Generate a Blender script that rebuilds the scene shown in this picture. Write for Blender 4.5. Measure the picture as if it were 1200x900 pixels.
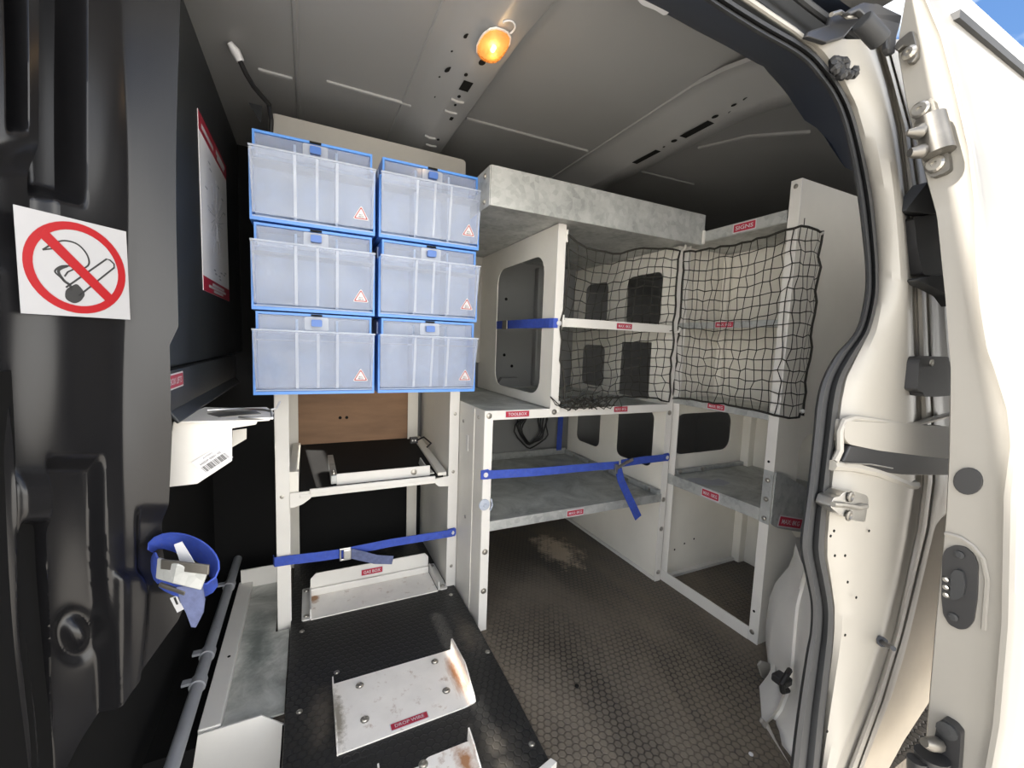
import bpy, bmesh, math, random
from mathutils import Vector, Matrix, noise
from mathutils.geometry import tessellate_polygon
random.seed(4)
for o in list(bpy.data.objects): bpy.data.objects.remove(o)
SC = bpy.context.scene
COL = SC.collection
# ------------------------------------------------------------------ camera
FPX, YAW, PITCH, ROLL, CAMZ = 493.336, 0.452009, -0.0942699, 0.0367605, 0.85
cy, sy, cp, sp = math.cos(YAW), math.sin(YAW), math.cos(PITCH), math.sin(PITCH)
FWD = Vector((sy*cp, cy*cp, sp)); R0 = Vector((cy, -sy, 0)); U0 = R0.cross(FWD)
RGT = math.cos(ROLL)*R0 + math.sin(ROLL)*U0; UPV = -math.sin(ROLL)*R0 + math.cos(ROLL)*U0
CAM = Vector((0, 0, CAMZ))
cam = bpy.data.objects.new('camera', bpy.data.cameras.new('camera')); COL.objects.link(cam)
cam.data.sensor_fit = 'HORIZONTAL'; cam.data.sensor_width = 36.0; cam.data.lens = FPX/1200*36.0
cam.data.clip_start = 0.01
cam.matrix_world = Matrix(((RGT.x, UPV.x, -FWD.x, 0), (RGT.y, UPV.y, -FWD.y, 0), (RGT.z, UPV.z, -FWD.z, CAMZ), (0, 0, 0, 1)))
SC.camera = cam
# ------------------------------------------------------------------ sky, exposure
SC.view_settings.view_transform = 'Standard'; SC.view_settings.look = 'None'
SC.view_settings.gamma = 1.0; SC.view_settings.exposure = 1.38
W = bpy.data.worlds.new('sky'); SC.world = W; W.use_nodes = True
wn, wl = W.node_tree.nodes, W.node_tree.links
wn.clear()
wo = wn.new('ShaderNodeOutputWorld'); bg = wn.new('ShaderNodeBackground'); wl.new(bg.outputs[0], wo.inputs[0])
tc = wn.new('ShaderNodeTexCoord'); sep = wn.new('ShaderNodeSeparateXYZ'); wl.new(tc.outputs['Generated'], sep.inputs[0])
rmp = wn.new('ShaderNodeValToRGB'); wl.new(sep.outputs['Z'], rmp.inputs[0])
e = rmp.color_ramp.elements
e[0].position = 0.02; e[0].color = (1.7, 1.65, 1.55, 1)
e[1].position = 0.80; e[1].color = (0.045, 0.10, 0.26, 1)
m_ = e.new(0.42); m_.color = (0.075, 0.155, 0.32, 1); m2_ = e.new(0.20); m2_.color = (1.0, 1.02, 1.05, 1)
nz = wn.new('ShaderNodeTexNoise'); nz.inputs['Scale'].default_value = 1.6; nz.inputs['Detail'].default_value = 6
mp = wn.new('ShaderNodeMapping'); mp.inputs['Scale'].default_value = (1, 1, 2.2); mp.inputs['Location'].default_value = (9.1, 3.7, 0.4)
wl.new(tc.outputs['Generated'], mp.inputs[0]); wl.new(mp.outputs[0], nz.inputs[0])
cr = wn.new('ShaderNodeValToRGB'); wl.new(nz.outputs[0], cr.inputs[0])
cr.color_ramp.elements[0].position = 0.46; cr.color_ramp.elements[1].position = 0.60
mx = wn.new('ShaderNodeMix'); mx.data_type = 'RGBA'
wl.new(cr.outputs[0], mx.inputs['Factor']); wl.new(rmp.outputs[0], mx.inputs['A']); mx.inputs['B'].default_value = (2.5, 2.45, 2.35, 1)
wl.new(mx.outputs['Result'], bg.inputs[0]); bg.inputs[1].default_value = 1.0
sun = bpy.data.objects.new('sun', bpy.data.lights.new('sun', 'SUN')); COL.objects.link(sun)
sun.data.energy = 7.5; sun.data.angle = 0.03; sun.data.color = (1.0, 0.94, 0.86)
SUN_FROM = Vector((-0.62, 0.185, 0.75)).normalized()
sun.rotation_euler = SUN_FROM.to_track_quat('Z', 'Y').to_euler()
# ------------------------------------------------------------------ geometry helpers
def ray(u, v): return FWD + RGT*((u-600)/FPX) - UPV*((v-450)/FPX)
def on(u, v, ax, val):
    d = ray(u, v); t = (val - CAM[ax])/d[ax]
    return CAM + d*t
def pix(p):
    d = Vector(p) - CAM; z = d.dot(FWD)
    return 600 + FPX*d.dot(RGT)/z, 450 - FPX*d.dot(UPV)/z
def lerp_tab(tab, x):
    if x <= tab[0][0]: return tab[0][1]
    for (a, b), (c, d) in zip(tab, tab[1:]):
        if x <= c: return b + (d-b)*(x-a)/(c-a)
    return tab[-1][1]
def sstep(a, b, x):
    t = max(0.0, min(1.0, (x-a)/(b-a))); return t*t*(3-2*t)

class MB:
    def __init__(s): s.v = []; s.f = []; s.sm = False
    def add(s, vs, fs):
        n = len(s.v); s.v += [Vector(p) for p in vs]; s.f += [[n+i for i in f] for f in fs]; return s
    def box(s, x0, x1, y0, y1, z0, z1):
        vs = [(x, y, z) for z in (z0, z1) for y in (y0, y1) for x in (x0, x1)]
        return s.add(vs, [(0, 2, 3, 1), (4, 5, 7, 6), (0, 1, 5, 4), (2, 6, 7, 3), (0, 4, 6, 2), (1, 3, 7, 5)])
    def plate(s, pts, O, U, V, th, holes=()):
        """2D outline (with holes) on the plane O,U,V, extruded by th along U x V"""
        O, U, V = Vector(O), Vector(U), Vector(V); N = U.cross(V).normalized()*th
        loops = [list(pts)] + [list(h) for h in holes]
        flat = [p for L in loops for p in L]
        tris = tessellate_polygon([[Vector((p[0], p[1], 0)) for p in L] for L in loops])
        w = [O + U*p[0] + V*p[1] for p in flat]; n = len(w)
        fs = []
        for t in tris:
            a, b, c = (Vector(flat[i]) for i in t)
            if (b-a).cross(c-a) < 0: t = (t[0], t[2], t[1])
            fs.append((t[2], t[1], t[0])); fs.append((t[0]+n, t[1]+n, t[2]+n))
        k = 0
        for L in loops:
            m = len(L)
            ar = sum(L[i][0]*L[(i+1) % m][1]-L[(i+1) % m][0]*L[i][1] for i in range(m))
            ccw = (ar > 0) == (k == 0)
            for i in range(m):
                a, b = k+i, k+(i+1) % m
                fs.append((a, b, b+n, a+n) if ccw else (b, a, a+n, b+n))
            k += m
        return s.add(w + [p+N for p in w], fs)
    def tube(s, path, r, seg=8, caps=True):
        path = [Vector(p) for p in path]; n = len(path); rings = []
        prev = None
        for i, p in enumerate(path):
            t = (path[min(i+1, n-1)] - path[max(i-1, 0)]).normalized()
            if prev is None:
                a = t.orthogonal().normalized()
            else:
                a = (prev - t*prev.dot(t)).normalized()
            prev = a; b = t.cross(a); rr = r[i] if isinstance(r, (list, tuple)) else r
            rings.append([p + (a*math.cos(2*math.pi*k/seg) + b*math.sin(2*math.pi*k/seg))*rr for k in range(seg)])
        fs = []
        for i in range(n-1):
            for k in range(seg):
                fs.append((i*seg+k, i*seg+(k+1) % seg, (i+1)*seg+(k+1) % seg, (i+1)*seg+k))
        if caps: fs.append(tuple(range(seg-1, -1, -1))); fs.append(tuple((n-1)*seg+k for k in range(seg)))
        return s.add([p for R in rings for p in R], fs)
    def ribbon(s, path, width, th, wdir=None):
        """flat webbing along a path: width along wdir (vector or list)"""
        path = [Vector(p) for p in path]; n = len(path); vs = []
        for i, p in enumerate(path):
            t = (path[min(i+1, n-1)] - path[max(i-1, 0)]).normalized()
            w = wdir[i] if isinstance(wdir, list) else wdir
            w = Vector(w); w = (w - t*w.dot(t)).normalized(); nn = t.cross(w).normalized()
            wd = width[i] if isinstance(width, (list, tuple)) else width
            for a, b in ((-1, -1), (1, -1), (1, 1), (-1, 1)): vs.append(p + w*(a*wd/2) + nn*(b*th/2))
        fs = [(3, 2, 1, 0), tuple((n-1)*4+k for k in range(4))]
        for i in range(n-1):
            for k in range(4): fs.append((i*4+k, i*4+(k+1) % 4, i*4+4+(k+1) % 4, i*4+4+k))
        return s.add(vs, fs)
    def grid(s, rows, flip=False):
        m = len(rows[0]); fs = []
        for i in range(len(rows)-1):
            for j in range(m-1):
                q = (i*m+j, i*m+j+1, (i+1)*m+j+1, (i+1)*m+j)
                fs.append(q[::-1] if flip else q)
        return s.add([p for r in rows for p in r], fs)
    def lathe(s, prof, O, axis, seg=12):
        """profile [(radius, height)] turned about axis at O"""
        O, A = Vector(O), Vector(axis).normalized(); a = A.orthogonal().normalized(); b = A.cross(a)
        vs = [O + A*h + (a*math.cos(2*math.pi*k/seg) + b*math.sin(2*math.pi*k/seg))*r for r, h in prof for k in range(seg)]
        fs = []
        for i in range(len(prof)-1):
            for k in range(seg): fs.append((i*seg+k, i*seg+(k+1) % seg, (i+1)*seg+(k+1) % seg, (i+1)*seg+k))
        fs.append(tuple(range(seg-1, -1, -1))); fs.append(tuple((len(prof)-1)*seg+k for k in range(seg)))
        return s.add(vs, fs)
    def build(s, name, mat, parent=None, bevel=0.0, smooth=False, **props):
        off = LOC.get(parent.name, Vector()) if parent else Vector()
        me = bpy.data.meshes.new(name); me.from_pydata([p-off for p in s.v], [], s.f); me.validate()
        bm = bmesh.new(); bm.from_mesh(me)
        bmesh.ops.remove_doubles(bm, verts=bm.verts, dist=1e-6)
        bmesh.ops.recalc_face_normals(bm, faces=bm.faces) if s.sm != 'keep' else None
        bm.to_mesh(me); bm.free()
        if smooth:
            me.polygons.foreach_set('use_smooth', [True]*len(me.polygons))
            me.set_sharp_from_angle(angle=math.radians(38))
        me.materials.append(mat)
        o = bpy.data.objects.new(name, me); COL.objects.link(o)
        if parent: o.parent = parent
        LOC[o.name] = off.copy()
        if bevel:
            b = o.modifiers.new('bevel', 'BEVEL'); b.width = bevel; b.segments = 2; b.limit_method = 'ANGLE'; b.angle_limit = 0.6
        for k, val in props.items(): o[k] = val
        return o
LOC = {}
def tag(o, label, cat, group=None):
    o['label'] = label; o['category'] = cat
    if group: o['group'] = group
    return o
def thing(name, label, cat, loc, group=None):
    o = bpy.data.objects.new(name, None); COL.objects.link(o); o.location = loc
    o.empty_display_size = 0.05
    LOC[o.name] = Vector(loc)
    return tag(o, label, cat, group)
def struct(o, label=None):
    o['kind'] = 'structure'
    if label: o['label'] = label
    return o
def rrect(x0, x1, y0, y1, r, n=5):
    pts = []
    for cx, cyy, a0 in ((x1-r, y0+r, -90), (x1-r, y1-r, 0), (x0+r, y1-r, 90), (x0+r, y0+r, 180)):
        for k in range(n+1):
            a = math.radians(a0 + 90*k/n); pts.append((cx+r*math.cos(a), cyy+r*math.sin(a)))
    return pts
def rpoly(pts, r, n=4):
    """round the corners of a polygon"""
    out = []; m = len(pts); P = [Vector(p) for p in pts]
    for i in range(m):
        a, b, c = P[i-1], P[i], P[(i+1) % m]
        r1 = min(r, (a-b).length*0.45, (c-b).length*0.45)
        p, q = b+(a-b).normalized()*r1, b+(c-b).normalized()*r1
        for k in range(n+1):
            t = k/n; w = p*(1-t)**2 + b*2*t*(1-t) + q*t*t; out.append((w.x, w.y))
    return out
X, Y, Z = Vector((1, 0, 0)), Vector((0, 1, 0)), Vector((0, 0, 1))
# ------------------------------------------------------------------ materials
def nodes(name):
    m = bpy.data.materials.new(name); m.use_nodes = True; nt = m.node_tree
    return m, nt, nt.nodes['Principled BSDF']
def mk(nt, t, **kw):
    n = nt.nodes.new(t)
    for k, v in kw.items():
        if k == 'op': n.operation = v
        else:
            s = n.inputs[int(k[1:])] if k[0] == 'i' and k[1:].isdigit() else n.inputs[k]
            if hasattr(v, 'bl_idname') and not isinstance(v, (bpy.types.Node,)): nt.links.new(v, s)
            elif isinstance(v, bpy.types.Node): nt.links.new(v.outputs[0], s)
            elif isinstance(v, bpy.types.NodeSocket): nt.links.new(v, s)
            else: s.default_value = v
    return n
def ramp(nt, fac, stops):
    n = nt.nodes.new('ShaderNodeValToRGB'); nt.links.new(fac, n.inputs[0])
    el = n.color_ramp.elements
    while len(el) < len(stops): el.new(0.5)
    for e_, (p, c) in zip(el, stops):
        e_.position = p; e_.color = (*c, 1) if len(c) == 3 else c
    return n
def ocoord(nt, scale=(1, 1, 1)):
    g = nt.nodes.new('ShaderNodeNewGeometry'); mp_ = nt.nodes.new('ShaderNodeMapping')
    nt.links.new(g.outputs['Position'], mp_.inputs[0]); mp_.inputs['Scale'].default_value = scale
    return mp_.outputs[0]
def bump(nt, b, h, strength, dist):
    n = nt.nodes.new('ShaderNodeBump'); n.inputs['Strength'].default_value = strength; n.inputs['Distance'].default_value = dist
    nt.links.new(h, n.inputs['Height']); nt.links.new(n.outputs[0], b.inputs['Normal'])
def plain(name, col, rough=0.5, metal=0.0, var=0.10, scale=9.0, dirt=None, dirt_at=(0.62, 0.72), grain=0.0, coat=0.0, spec=0.5, stretch=(1, 1, 1)):
    m, nt, b = nodes(name)
    co = ocoord(nt, stretch)
    n1 = mk(nt, 'ShaderNodeTexNoise', Vector=co, Scale=scale, Detail=5.0, Roughness=0.6)
    lo = tuple(c*(1-var) for c in col); hi = tuple(min(1, c*(1+var*0.6)) for c in col)
    r = ramp(nt, n1.outputs[0], [(0.3, lo), (0.7, hi)]); out = r.outputs[0]
    if dirt:
        n2 = mk(nt, 'ShaderNodeTexNoise', Vector=co, Scale=scale*2.7, Detail=9.0, Roughness=0.72)
        f = ramp(nt, n2.outputs[0], [(dirt_at[0], (0, 0, 0)), (dirt_at[1], (1, 1, 1))])
        mxx = nt.nodes.new('ShaderNodeMix'); mxx.data_type = 'RGBA'
        nt.links.new(f.outputs[0], mxx.inputs['Factor']); nt.links.new(out, mxx.inputs['A']); mxx.inputs['B'].default_value = (*dirt, 1)
        out = mxx.outputs['Result']
    nt.links.new(out, b.inputs['Base Color'])
    b.inputs['Roughness'].default_value = rough; b.inputs['Metallic'].default_value = metal
    b.inputs['Specular IOR Level'].default_value = spec; b.inputs['Coat Weight'].default_value = coat
    if grain:
        n3 = mk(nt, 'ShaderNodeTexNoise', Vector=co, Scale=900.0, Detail=2.0)
        bump(nt, b, n3.outputs[0], grain, 0.001)
    return m
M = {}
M['body'] = plain('body_paint', (0.34, 0.32, 0.28), 0.42, var=0.04, scale=4, dirt=(0.30, 0.26, 0.20), dirt_at=(0.735, 0.78), coat=0.08)
M['door'] = plain('door_paint', (0.285, 0.27, 0.24), 0.35, var=0.03, scale=4, coat=0.15)
M['roof'] = plain('roof_paint', (0.25, 0.25, 0.245), 0.42, var=0.05, scale=3)
M['rack'] = plain('rack_powder_coat', (0.76, 0.73, 0.655), 0.5, var=0.05, scale=6, dirt=(0.26, 0.23, 0.19), dirt_at=(0.73, 0.80))
M['rackw'] = plain('rack_white_paint', (0.71, 0.69, 0.645), 0.42, var=0.05, scale=7, dirt=(0.33, 0.27, 0.21), dirt_at=(0.70, 0.78))
M['plate'] = plain('scuffed_white_plate', (0.86, 0.82, 0.76), 0.45, var=0.08, scale=12, dirt=(0.33, 0.19, 0.10), dirt_at=(0.58, 0.76))
M['bulk'] = plain('black_moulded_plastic', (0.008, 0.008, 0.009), 0.27, var=0.15, scale=3, grain=0.015, spec=0.42)
M['bulk2'] = plain('dark_lining_plastic', (0.024, 0.027, 0.030), 0.42, var=0.12, scale=3, grain=0.08)
M['void'] = plain('painted_shade_black', (0.006, 0.006, 0.006), 0.8, spec=0.2)  # black for sheets that paint deep shade, not a real lining
M['rubber'] = plain('door_seal_rubber', (0.035, 0.036, 0.037), 0.55, var=0.12, scale=14, spec=0.3)
M['hdr'] = plain('header_trim', (0.022, 0.030, 0.050), 0.5, var=0.08, scale=5)
M['blackp'] = plain('black_plastic', (0.022, 0.022, 0.023), 0.4, var=0.1)
M['blue'] = plain('blue_bin_plastic', (0.08, 0.25, 0.66), 0.35, var=0.06)
M['bluelatch'] = plain('blue_latch_plastic', (0.04, 0.13, 0.42), 0.3, var=0.06)
M['blackply'] = plain('black_shelf_ply', (0.010, 0.010, 0.010), 0.7, var=0.2, spec=0.2)
M['web'] = plain('blue_webbing', (0.035, 0.075, 0.40), 0.75, var=0.2, scale=60, dirt=(0.10, 0.12, 0.25), dirt_at=(0.55, 0.75), grain=0.3)
M['webdirty'] = plain('grey_blue_webbing', (0.11, 0.13, 0.24), 0.8, var=0.25, scale=80, grain=0.3)
M['steel'] = plain('bright_steel', (0.62, 0.61, 0.58), 0.3, 1.0, var=0.12, scale=40)
M['dsteel'] = plain('dull_steel', (0.20, 0.19, 0.17), 0.42, 0.85, var=0.2, scale=30)
M['bolt'] = plain('bolt_steel', (0.42, 0.40, 0.36), 0.35, 0.9, var=0.2, scale=60)
M['red'] = plain('label_red', (0.40, 0.018, 0.045), 0.4, var=0.05)
M['signred'] = plain('sign_red', (0.33, 0.010, 0.014), 0.35, var=0.04)
M['white'] = plain('label_white', (0.60, 0.60, 0.61), 0.4, var=0.02)
M['paper'] = plain('poster_paper', (0.86, 0.86, 0.88), 0.5, var=0.02)
M['board'] = plain('taupe_board', (0.36, 0.34, 0.30), 0.55, var=0.05)
M['signwhite'] = plain('sign_white', (0.40, 0.40, 0.41), 0.4, var=0.02)
M['ink'] = plain('print_ink', (0.03, 0.03, 0.03), 0.5)
M['inkgrey'] = plain('print_grey', (0.45, 0.46, 0.50), 0.5)
M['wood'] = plain('brown_ply', (0.27, 0.155, 0.085), 0.7, var=0.2, scale=5, stretch=(1, 1, 6))
M['net'] = plain('net_cord', (0.022, 0.020, 0.015), 0.75, var=0.2, scale=50)
M['pipe'] = plain('grey_conduit', (0.30, 0.31, 0.33), 0.5, var=0.12, scale=10, dirt=(0.15, 0.14, 0.13), dirt_at=(0.62, 0.75))
M['ground'] = plain('concrete_yard', (0.45, 0.425, 0.385), 0.9, var=0.2, scale=6)
M['cable'] = plain('cable_black', (0.012, 0.012, 0.012), 0.5)
M['brownpanel'] = plain('dusty_arch_paint', (0.36, 0.315, 0.25), 0.6, var=0.12, scale=6, dirt=(0.55, 0.50, 0.42), dirt_at=(0.70, 0.78))
M['hole'] = plain('punched_hole_dark', (0.012, 0.012, 0.011), 0.9, spec=0.1)

def galv():
    m, nt, b = nodes('galvanised_steel'); co = ocoord(nt)
    v = mk(nt, 'ShaderNodeTexVoronoi', Vector=co, Scale=70.0)
    n = mk(nt, 'ShaderNodeTexNoise', Vector=co, Scale=11.0, Detail=7.0, Roughness=0.65)
    mm = mk(nt, 'ShaderNodeMath', op='MULTIPLY_ADD', i0=v.outputs['Color'], i1=0.25, i2=n.outputs[0])
    r = ramp(nt, mm.outputs[0], [(0.35, (0.27, 0.28, 0.27)), (0.6, (0.42, 0.43, 0.415)), (0.85, (0.52, 0.53, 0.51))])
    nt.links.new(r.outputs[0], b.inputs['Base Color']); b.inputs['Metallic'].default_value = 0.3
    rr = ramp(nt, mm.outputs[0], [(0.3, (0.58,)*3), (0.9, (0.36,)*3)]); nt.links.new(rr.outputs[0], b.inputs['Roughness'])
    bump(nt, b, n.outputs[0], 0.15, 0.002)
    return m
M['galv'] = galv()
def galvfloor():
    m, nt, b = nodes('worn_galvanised_shelf'); co = ocoord(nt)
    n = mk(nt, 'ShaderNodeTexNoise', Vector=co, Scale=8.0, Detail=9.0, Roughness=0.7, Distortion=0.8)
    r = ramp(nt, n.outputs[0], [(0.32, (0.26, 0.265, 0.24)), (0.52, (0.48, 0.49, 0.45)), (0.72, (0.68, 0.69, 0.64))])
    nt.links.new(r.outputs[0], b.inputs['Base Color']); b.inputs['Metallic'].default_value = 0.05; b.inputs['Roughness'].default_value = 0.42
    bump(nt, b, n.outputs[0], 0.2, 0.003)
    return m
M['gfloor'] = galvfloor()
def hexmat(name, dark, light, pitch, dust, dustcol, depth, patch=None):
    m, nt, b = nodes(name)
    g = nt.nodes.new('ShaderNodeNewGeometry'); sp_ = mk(nt, 'ShaderNodeSeparateXYZ', Vector=g.outputs['Position'])
    def mth(op, a, bb=None, c=None):
        kw = {'op': op, 'i0': a}
        if bb is not None: kw['i1'] = bb
        if c is not None: kw['i2'] = c
        return mk(nt, 'ShaderNodeMath', **kw).outputs[0]
    px_ = mth('MULTIPLY_ADD', sp_.outputs[0], 1/pitch, 500.0); py_ = mth('MULTIPLY_ADD', sp_.outputs[1], 1/pitch, 500.0*1.7320508)
    H = 0.8660254
    def cell(ox, oy):
        a = mth('SUBTRACT', mth('MODULO', mth('ADD', px_, ox), 1.0), 0.5)
        c = mth('SUBTRACT', mth('MODULO', mth('ADD', py_, oy), 2*H), H)
        return a, c
    a1, b1 = cell(0, 0); a2, b2 = cell(0.5, H)
    def hd(a, c):
        aa, cc = mth('ABSOLUTE', a), mth('ABSOLUTE', c)
        return mth('MAXIMUM', aa, mth('ADD', mth('MULTIPLY', aa, 0.5), mth('MULTIPLY', cc, H)))
    d = mth('MINIMUM', hd(a1, b1), hd(a2, b2))
    h = mk(nt, 'ShaderNodeMapRange', Value=d); h.interpolation_type = 'SMOOTHSTEP'
    h.inputs['From Min'].default_value = 0.47; h.inputs['From Max'].default_value = 0.36
    co = ocoord(nt)
    n = mk(nt, 'ShaderNodeTexNoise', Vector=ocoord(nt, (1.5, 0.6, 1)), Scale=3.1, Detail=7.0, Roughness=0.62, Distortion=0.5)
    n2 = mk(nt, 'ShaderNodeTexNoise', Vector=co, Scale=38.0, Detail=6.0, Roughness=0.75)
    base = ramp(nt, h.outputs[0], [(0.0, dark), (1.0, light)])
    dm = mth('MULTIPLY_ADD', n2.outputs[0], 0.45, mth('MULTIPLY', n.outputs[0], 1.0))
    dm = mth('MULTIPLY_ADD', h.outputs[0], 0.06, dm)
    f = ramp(nt, dm, [(dust[0], (0, 0, 0)), (dust[1], (1, 1, 1))])
    mxx = nt.nodes.new('ShaderNodeMix'); mxx.data_type = 'RGBA'
    nt.links.new(f.outputs[0], mxx.inputs['Factor']); nt.links.new(base.outputs[0], mxx.inputs['A']); mxx.inputs['B'].default_value = (*dustcol, 1)
    nt.links.new(mxx.outputs['Result'], b.inputs['Base Color'])
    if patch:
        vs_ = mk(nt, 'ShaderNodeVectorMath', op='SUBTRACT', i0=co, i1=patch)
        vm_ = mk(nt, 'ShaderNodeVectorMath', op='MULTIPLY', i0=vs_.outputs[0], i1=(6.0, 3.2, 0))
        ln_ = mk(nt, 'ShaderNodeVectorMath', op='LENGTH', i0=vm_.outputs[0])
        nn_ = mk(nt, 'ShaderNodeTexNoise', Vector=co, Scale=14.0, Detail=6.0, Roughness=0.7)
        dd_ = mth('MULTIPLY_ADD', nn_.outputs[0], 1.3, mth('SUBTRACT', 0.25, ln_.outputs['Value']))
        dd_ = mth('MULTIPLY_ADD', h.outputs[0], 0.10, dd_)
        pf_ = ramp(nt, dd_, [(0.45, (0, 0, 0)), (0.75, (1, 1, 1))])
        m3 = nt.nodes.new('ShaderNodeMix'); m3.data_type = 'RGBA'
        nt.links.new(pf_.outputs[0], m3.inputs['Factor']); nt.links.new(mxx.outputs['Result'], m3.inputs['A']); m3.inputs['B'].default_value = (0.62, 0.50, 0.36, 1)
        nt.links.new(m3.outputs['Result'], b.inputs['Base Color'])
    rr = ramp(nt, f.outputs[0], [(0, (0.42,)*3), (1, (0.8,)*3)]); nt.links.new(rr.outputs[0], b.inputs['Roughness'])
    bump(nt, b, h.outputs[0], depth, 0.0015)
    return m
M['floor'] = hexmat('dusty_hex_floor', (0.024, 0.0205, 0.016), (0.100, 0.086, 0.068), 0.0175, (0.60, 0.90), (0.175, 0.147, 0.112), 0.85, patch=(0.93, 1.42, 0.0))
M['ply'] = hexmat('black_hex_ply', (0.010, 0.010, 0.010), (0.017, 0.017, 0.016), 0.0175, (0.88, 1.1), (0.12, 0.105, 0.085), 0.5)
def clearmat(name, col, trans, rough=0.12):
    m, nt, b = nodes(name)
    b.inputs['Base Color'].default_value = (*col, 1); b.inputs['Roughness'].default_value = rough
    n = mk(nt, 'ShaderNodeTexNoise', Vector=ocoord(nt), Scale=22.0, Detail=3.0, Roughness=0.5)
    r = ramp(nt, n.outputs[0], [(0.3, (min(1, 1-trans+0.04),)*3), (0.62, (max(0, 1-trans-0.05),)*3)])
    tr = nt.nodes.new('ShaderNodeBsdfTransparent'); tr.inputs[0].default_value = (0.93, 0.96, 1.0, 1)
    ms = nt.nodes.new('ShaderNodeMixShader'); nt.links.new(r.outputs[0], ms.inputs[0])
    nt.links.new(tr.outputs[0], ms.inputs[1]); nt.links.new(b.outputs[0], ms.inputs[2])
    nt.links.new(ms.outputs[0], nt.nodes['Material Output'].inputs[0])
    return m
M['clear'] = clearmat('scuffed_clear_plastic', (0.46, 0.50, 0.59), 0.66)
M['clear2'] = clearmat('clear_plastic_rib', (0.56, 0.60, 0.68), 0.45)
M['ledge'] = plain('grey_bin_ledge', (0.33, 0.35, 0.40), 0.5)
M['milky'] = plain('frosted_bin_liner', (0.38, 0.46, 0.61), 0.5, var=0.06, scale=8)
def lensmat():
    m, nt, b = nodes('amber_lens')
    b.inputs['Base Color'].default_value = (0.55, 0.27, 0.08, 1); b.inputs['Roughness'].default_value = 0.2
    n = mk(nt, 'ShaderNodeTexVoronoi', Vector=ocoord(nt), Scale=160.0)
    bump(nt, b, n.outputs[0], 0.6, 0.002)
    tr = nt.nodes.new('ShaderNodeBsdfTransparent'); tr.inputs[0].default_value = (1.0, 0.80, 0.52, 1)
    ms = nt.nodes.new('ShaderNodeMixShader'); ms.inputs[0].default_value = 0.5
    tl = nt.nodes.new('ShaderNodeBsdfTranslucent'); tl.inputs[0].default_value = (0.55, 0.27, 0.09, 1)
    m2 = nt.nodes.new('ShaderNodeMixShader'); m2.inputs[0].default_value = 0.6
    nt.links.new(b.outputs[0], m2.inputs[1]); nt.links.new(tl.outputs[0], m2.inputs[2])
    nt.links.new(tr.outputs[0], ms.inputs[1]); nt.links.new(m2.outputs[0], ms.inputs[2])
    nt.links.new(ms.outputs[0], nt.nodes['Material Output'].inputs[0])
    return m
M['lens'] = lensmat()
def emit(name, col, s):
    m, nt, b = nodes(name); b.inputs['Base Color'].default_value = (*col, 1)
    b.inputs['Emission Color'].default_value = (*col, 1); b.inputs['Emission Strength'].default_value = s
    return m
M['bulb'] = emit('lit_bulb', (1.0, 0.70, 0.36), 9.0)

def add_stain(m, C, inv, col, thr=(0.45, 0.8), nscale=30.0, amp=1.0, stretch=(1, 1, 1)):
    """a rust or dirt mark of its own shape round point C, mixed over the base colour"""
    nt = m.node_tree; b = nt.nodes['Principled BSDF']; src = b.inputs['Base Color'].links[0].from_socket
    co = ocoord(nt)
    vs_ = mk(nt, 'ShaderNodeVectorMath', op='SUBTRACT', i0=co, i1=C)
    vm_ = mk(nt, 'ShaderNodeVectorMath', op='MULTIPLY', i0=vs_.outputs[0], i1=inv)
    ln_ = mk(nt, 'ShaderNodeVectorMath', op='LENGTH', i0=vm_.outputs[0])
    nn_ = mk(nt, 'ShaderNodeTexNoise', Vector=ocoord(nt, stretch), Scale=nscale, Detail=7.0, Roughness=0.7)
    d0 = mk(nt, 'ShaderNodeMath', op='SUBTRACT', i0=0.5, i1=ln_.outputs['Value'])
    d1 = mk(nt, 'ShaderNodeMath', op='MULTIPLY_ADD', i0=nn_.outputs[0], i1=amp, i2=d0.outputs[0])
    f = ramp(nt, d1.outputs[0], [(thr[0], (0, 0, 0)), (thr[1], (1, 1, 1))])
    mx_ = nt.nodes.new('ShaderNodeMix'); mx_.data_type = 'RGBA'
    nt.links.new(f.outputs[0], mx_.inputs['Factor']); nt.links.new(src, mx_.inputs['A']); mx_.inputs['B'].default_value = (*col, 1)
    nt.links.new(mx_.outputs['Result'], b.inputs['Base Color'])
add_stain(M['plate'], (0.322, 0.92, 0.04), (26, 5.2, 4), (0.42, 0.20, 0.09), (0.42, 0.85), 26.0, 0.9, (3, .6, 1))
add_stain(M['plate'], (0.270, 0.70, 0.04), (22, 9, 4), (0.38, 0.19, 0.09), (0.50, 0.85), 40.0)
add_stain(M['plate'], (0.052, 0.90, 0.04), (30, 5.0, 4), (0.36, 0.33, 0.27), (0.55, 0.85), 70.0)
add_stain(M['plate'], (0.012, 1.385, 0.04), (30, 16, 4), (0.36, 0.19, 0.09), (0.5, 0.85), 50.0)
add_stain(M['ply'], (0.02, 0.93, 0.03), (11, 4.0, 1), (0.10, 0.085, 0.065), (0.52, 1.0), 45.0, 0.9)
add_stain(M['ply'], (0.40, 1.05, 0.03), (11, 4.5, 1), (0.10, 0.085, 0.065), (0.52, 1.0), 45.0, 0.9)
add_stain(M['ply'], (0.33, 0.70, 0.03), (6, 5.0, 1), (0.075, 0.067, 0.055), (0.52, 1.1), 25.0, 0.9)
add_stain(M['gfloor'], (-0.13, 1.25, 0.016), (9, 2.2, 1), (0.20, 0.22, 0.20), (0.5, 0.9), 18.0, 0.9)
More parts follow.
